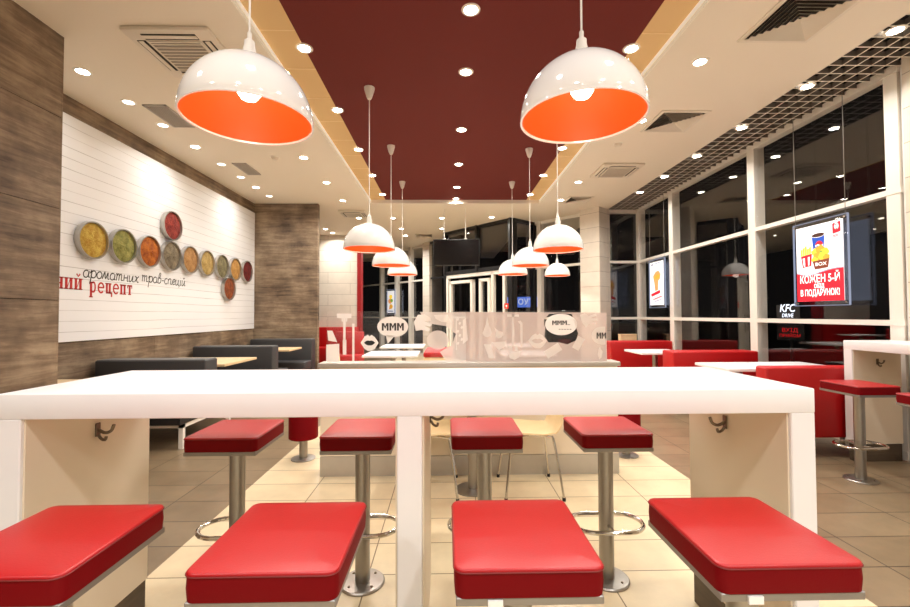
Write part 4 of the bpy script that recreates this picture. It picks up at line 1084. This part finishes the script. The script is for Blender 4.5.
for k, (pts, m_) in enumerate((([(.3, .36), (.45, .28), (.62, .26), (.74, .34), (.7, .44), (.5, .5), (.34, .48)], 'p_tan'), ([(.34, .4), (.5, .34), (.66, .34), (.7, .4), (.5, .45)], 'p_gold'),
                       ([(.36, .46), (.62, .42), (.58, .66), (.42, .68)], 'p_tan'), ([(.18, .73), (.7, .66), (.72, .72), (.2, .79)], 'p_red'), ([(.3, .84), (.8, .78), (.8, .80), (.3, .86)], 'p_red'), ([(.35, .89), (.8, .84), (.8, .86), (.35, .91)], 'p_grey'))):
    pr(t, 'wrap_picture', [[Q(*q) for q in pts]], m_, 1 + k)
pr(t, 'small_print', [[Q(.18, .11), Q(.34, .10), Q(.34, .14), Q(.18, .15)], [Q(.42, .1), Q(.76, .085), Q(.76, .11), Q(.42, .125)]], 'p_grey', 1)
pc = fac(7.75, -.12, 1.6)
t = lightbox('small glowing poster with golden food hanging before the far slanted window', (pc.x, pc.y, 1.72), ANG + PI, .40, .74, ZC)
for k, (a, b, r_, m_) in enumerate(((.0, .17, .1, 'p_yellow'), (-.04, .02, .12, 'p_tan'), (.06, .04, .08, 'p_green'), (.02, -.16, .11, 'p_gold'), (-.05, -.22, .06, 'p_tan'))):
    pr(t, 'food_picture', [ell(a, b, r_, r_*.75, 14)], m_, 1 + k)
pr(t, 'banner', [rect(-.17, .17, -.34, -.29)], 'p_grey', 1)

# ------------------------------------------------------------------ signs at and beyond the glass
t = thing('window_sign', 'small white lit lettering low on the near window beside the hanging poster', 'sign', (XW - .02, 4.95, 1.3))
f = lambda dz: (lambda u, v: (0, -u - .18 * v, v + dz))
text_obj('upper_lettering', 'KFC', .125, f(.035), 'sign_white', t, .0018, sx=1.0)
text_obj('lower_lettering', 'DRIVE', .062, f(-.048), 'sign_white', t, .0008, sx=1.0)
obj('backing', G().box(.003, .008, -.17, .17, -.08, .08), 'void', t, False)
t = thing('street_sign', 'blue glowing sign outside beyond the entrance vestibule', 'sign', (2.93, 16.5, 1.75), math.radians(-12))
obj('sign_panel', G().box(-.6, .6, 0, .12, -.2, .2, .01, 1), 'sign_blue', t)
text_obj('sign_lettering', 'НОУТ', .3, lambda u, v: (u, -.004, v), 'sign_white', t, .004)
obj('post', G().cyl((0, .15, -1.85), (0, .15, .0), .05, n=10), 'frame_dark', t)
t = thing('street_sign', 'dim red lit sign outside low behind the near window', 'sign', (7.6, 9.4, .9), math.radians(-60))
text_obj('sign_lettering', 'ВХІД', .12, lambda u, v: (u, 0, v), 'sign_red', t, .001); text_obj('sign_lettering', 'ПРИЙОМ', .09, lambda u, v: (u, 0, v - .12), 'sign_red', t, .001)
obj('sign_panel', G().box(-.26, .26, .02, .06, -.22, .12), 'frame_dark', t, False); obj('post', G().cyl((0, .1, -1.13), (0, .1, 0), .04, n=10), 'frame_dark', t)
pc = fac(VT0 + .16, VN + .07)
t = thing('exit_sign', 'tiny red square notice on the vestibule corner', 'sign', (pc.x, pc.y, 1.47), ANG + PI)
obj('sign_plate', G().box(-.06, .06, -.004, .004, -.06, .06), 'exit_red', t, False); obj('arrow_mark', G().flat([(-.03, .0), (.01, .03), (.01, .01), (.035, .01), (.035, -.01), (.01, -.01), (.01, -.03)], lambda u, v: (u, -.006, v)), 'tag_white', t, False)
pc = fac(4.5, .02)
t = thing('paper_notice', 'white paper notice stuck on the dark glass beside the tiled pillar', 'notice', (pc.x, pc.y, 1.85), ANG + PI)
obj('sheet', G().flat([(-.1, -.14), (.1, -.14), (.1, .14), (-.02, .06)], lambda u, v: (u, 0, v)), 'tag_white', t, False)
obj('print_lines', G().flat([(-.05, -.1), (.07, -.1), (.07, -.08), (-.05, -.08)], lambda u, v: (u, -.002, v)), 'print_dark', t, False)

# ------------------------------------------------------------------ world and look
wd = bpy.data.worlds.new('night'); sc.world = wd; wd.use_nodes = True
bg = wd.node_tree.nodes['Background']; bg.inputs[0].default_value = (.12, .11, .11, 1); bg.inputs[1].default_value = .03
sc.view_settings.view_transform = 'Standard'; sc.view_settings.look = 'None'; sc.view_settings.exposure = 0.0
cy = sc.cycles
cy.use_denoising = True; cy.max_bounces = 8; cy.diffuse_bounces = 5; cy.glossy_bounces = 4; cy.transparent_max_bounces = 24; cy.transmission_bounces = 4
cy.sample_clamp_indirect = 6; cy.caustics_reflective = False; cy.caustics_refractive = False
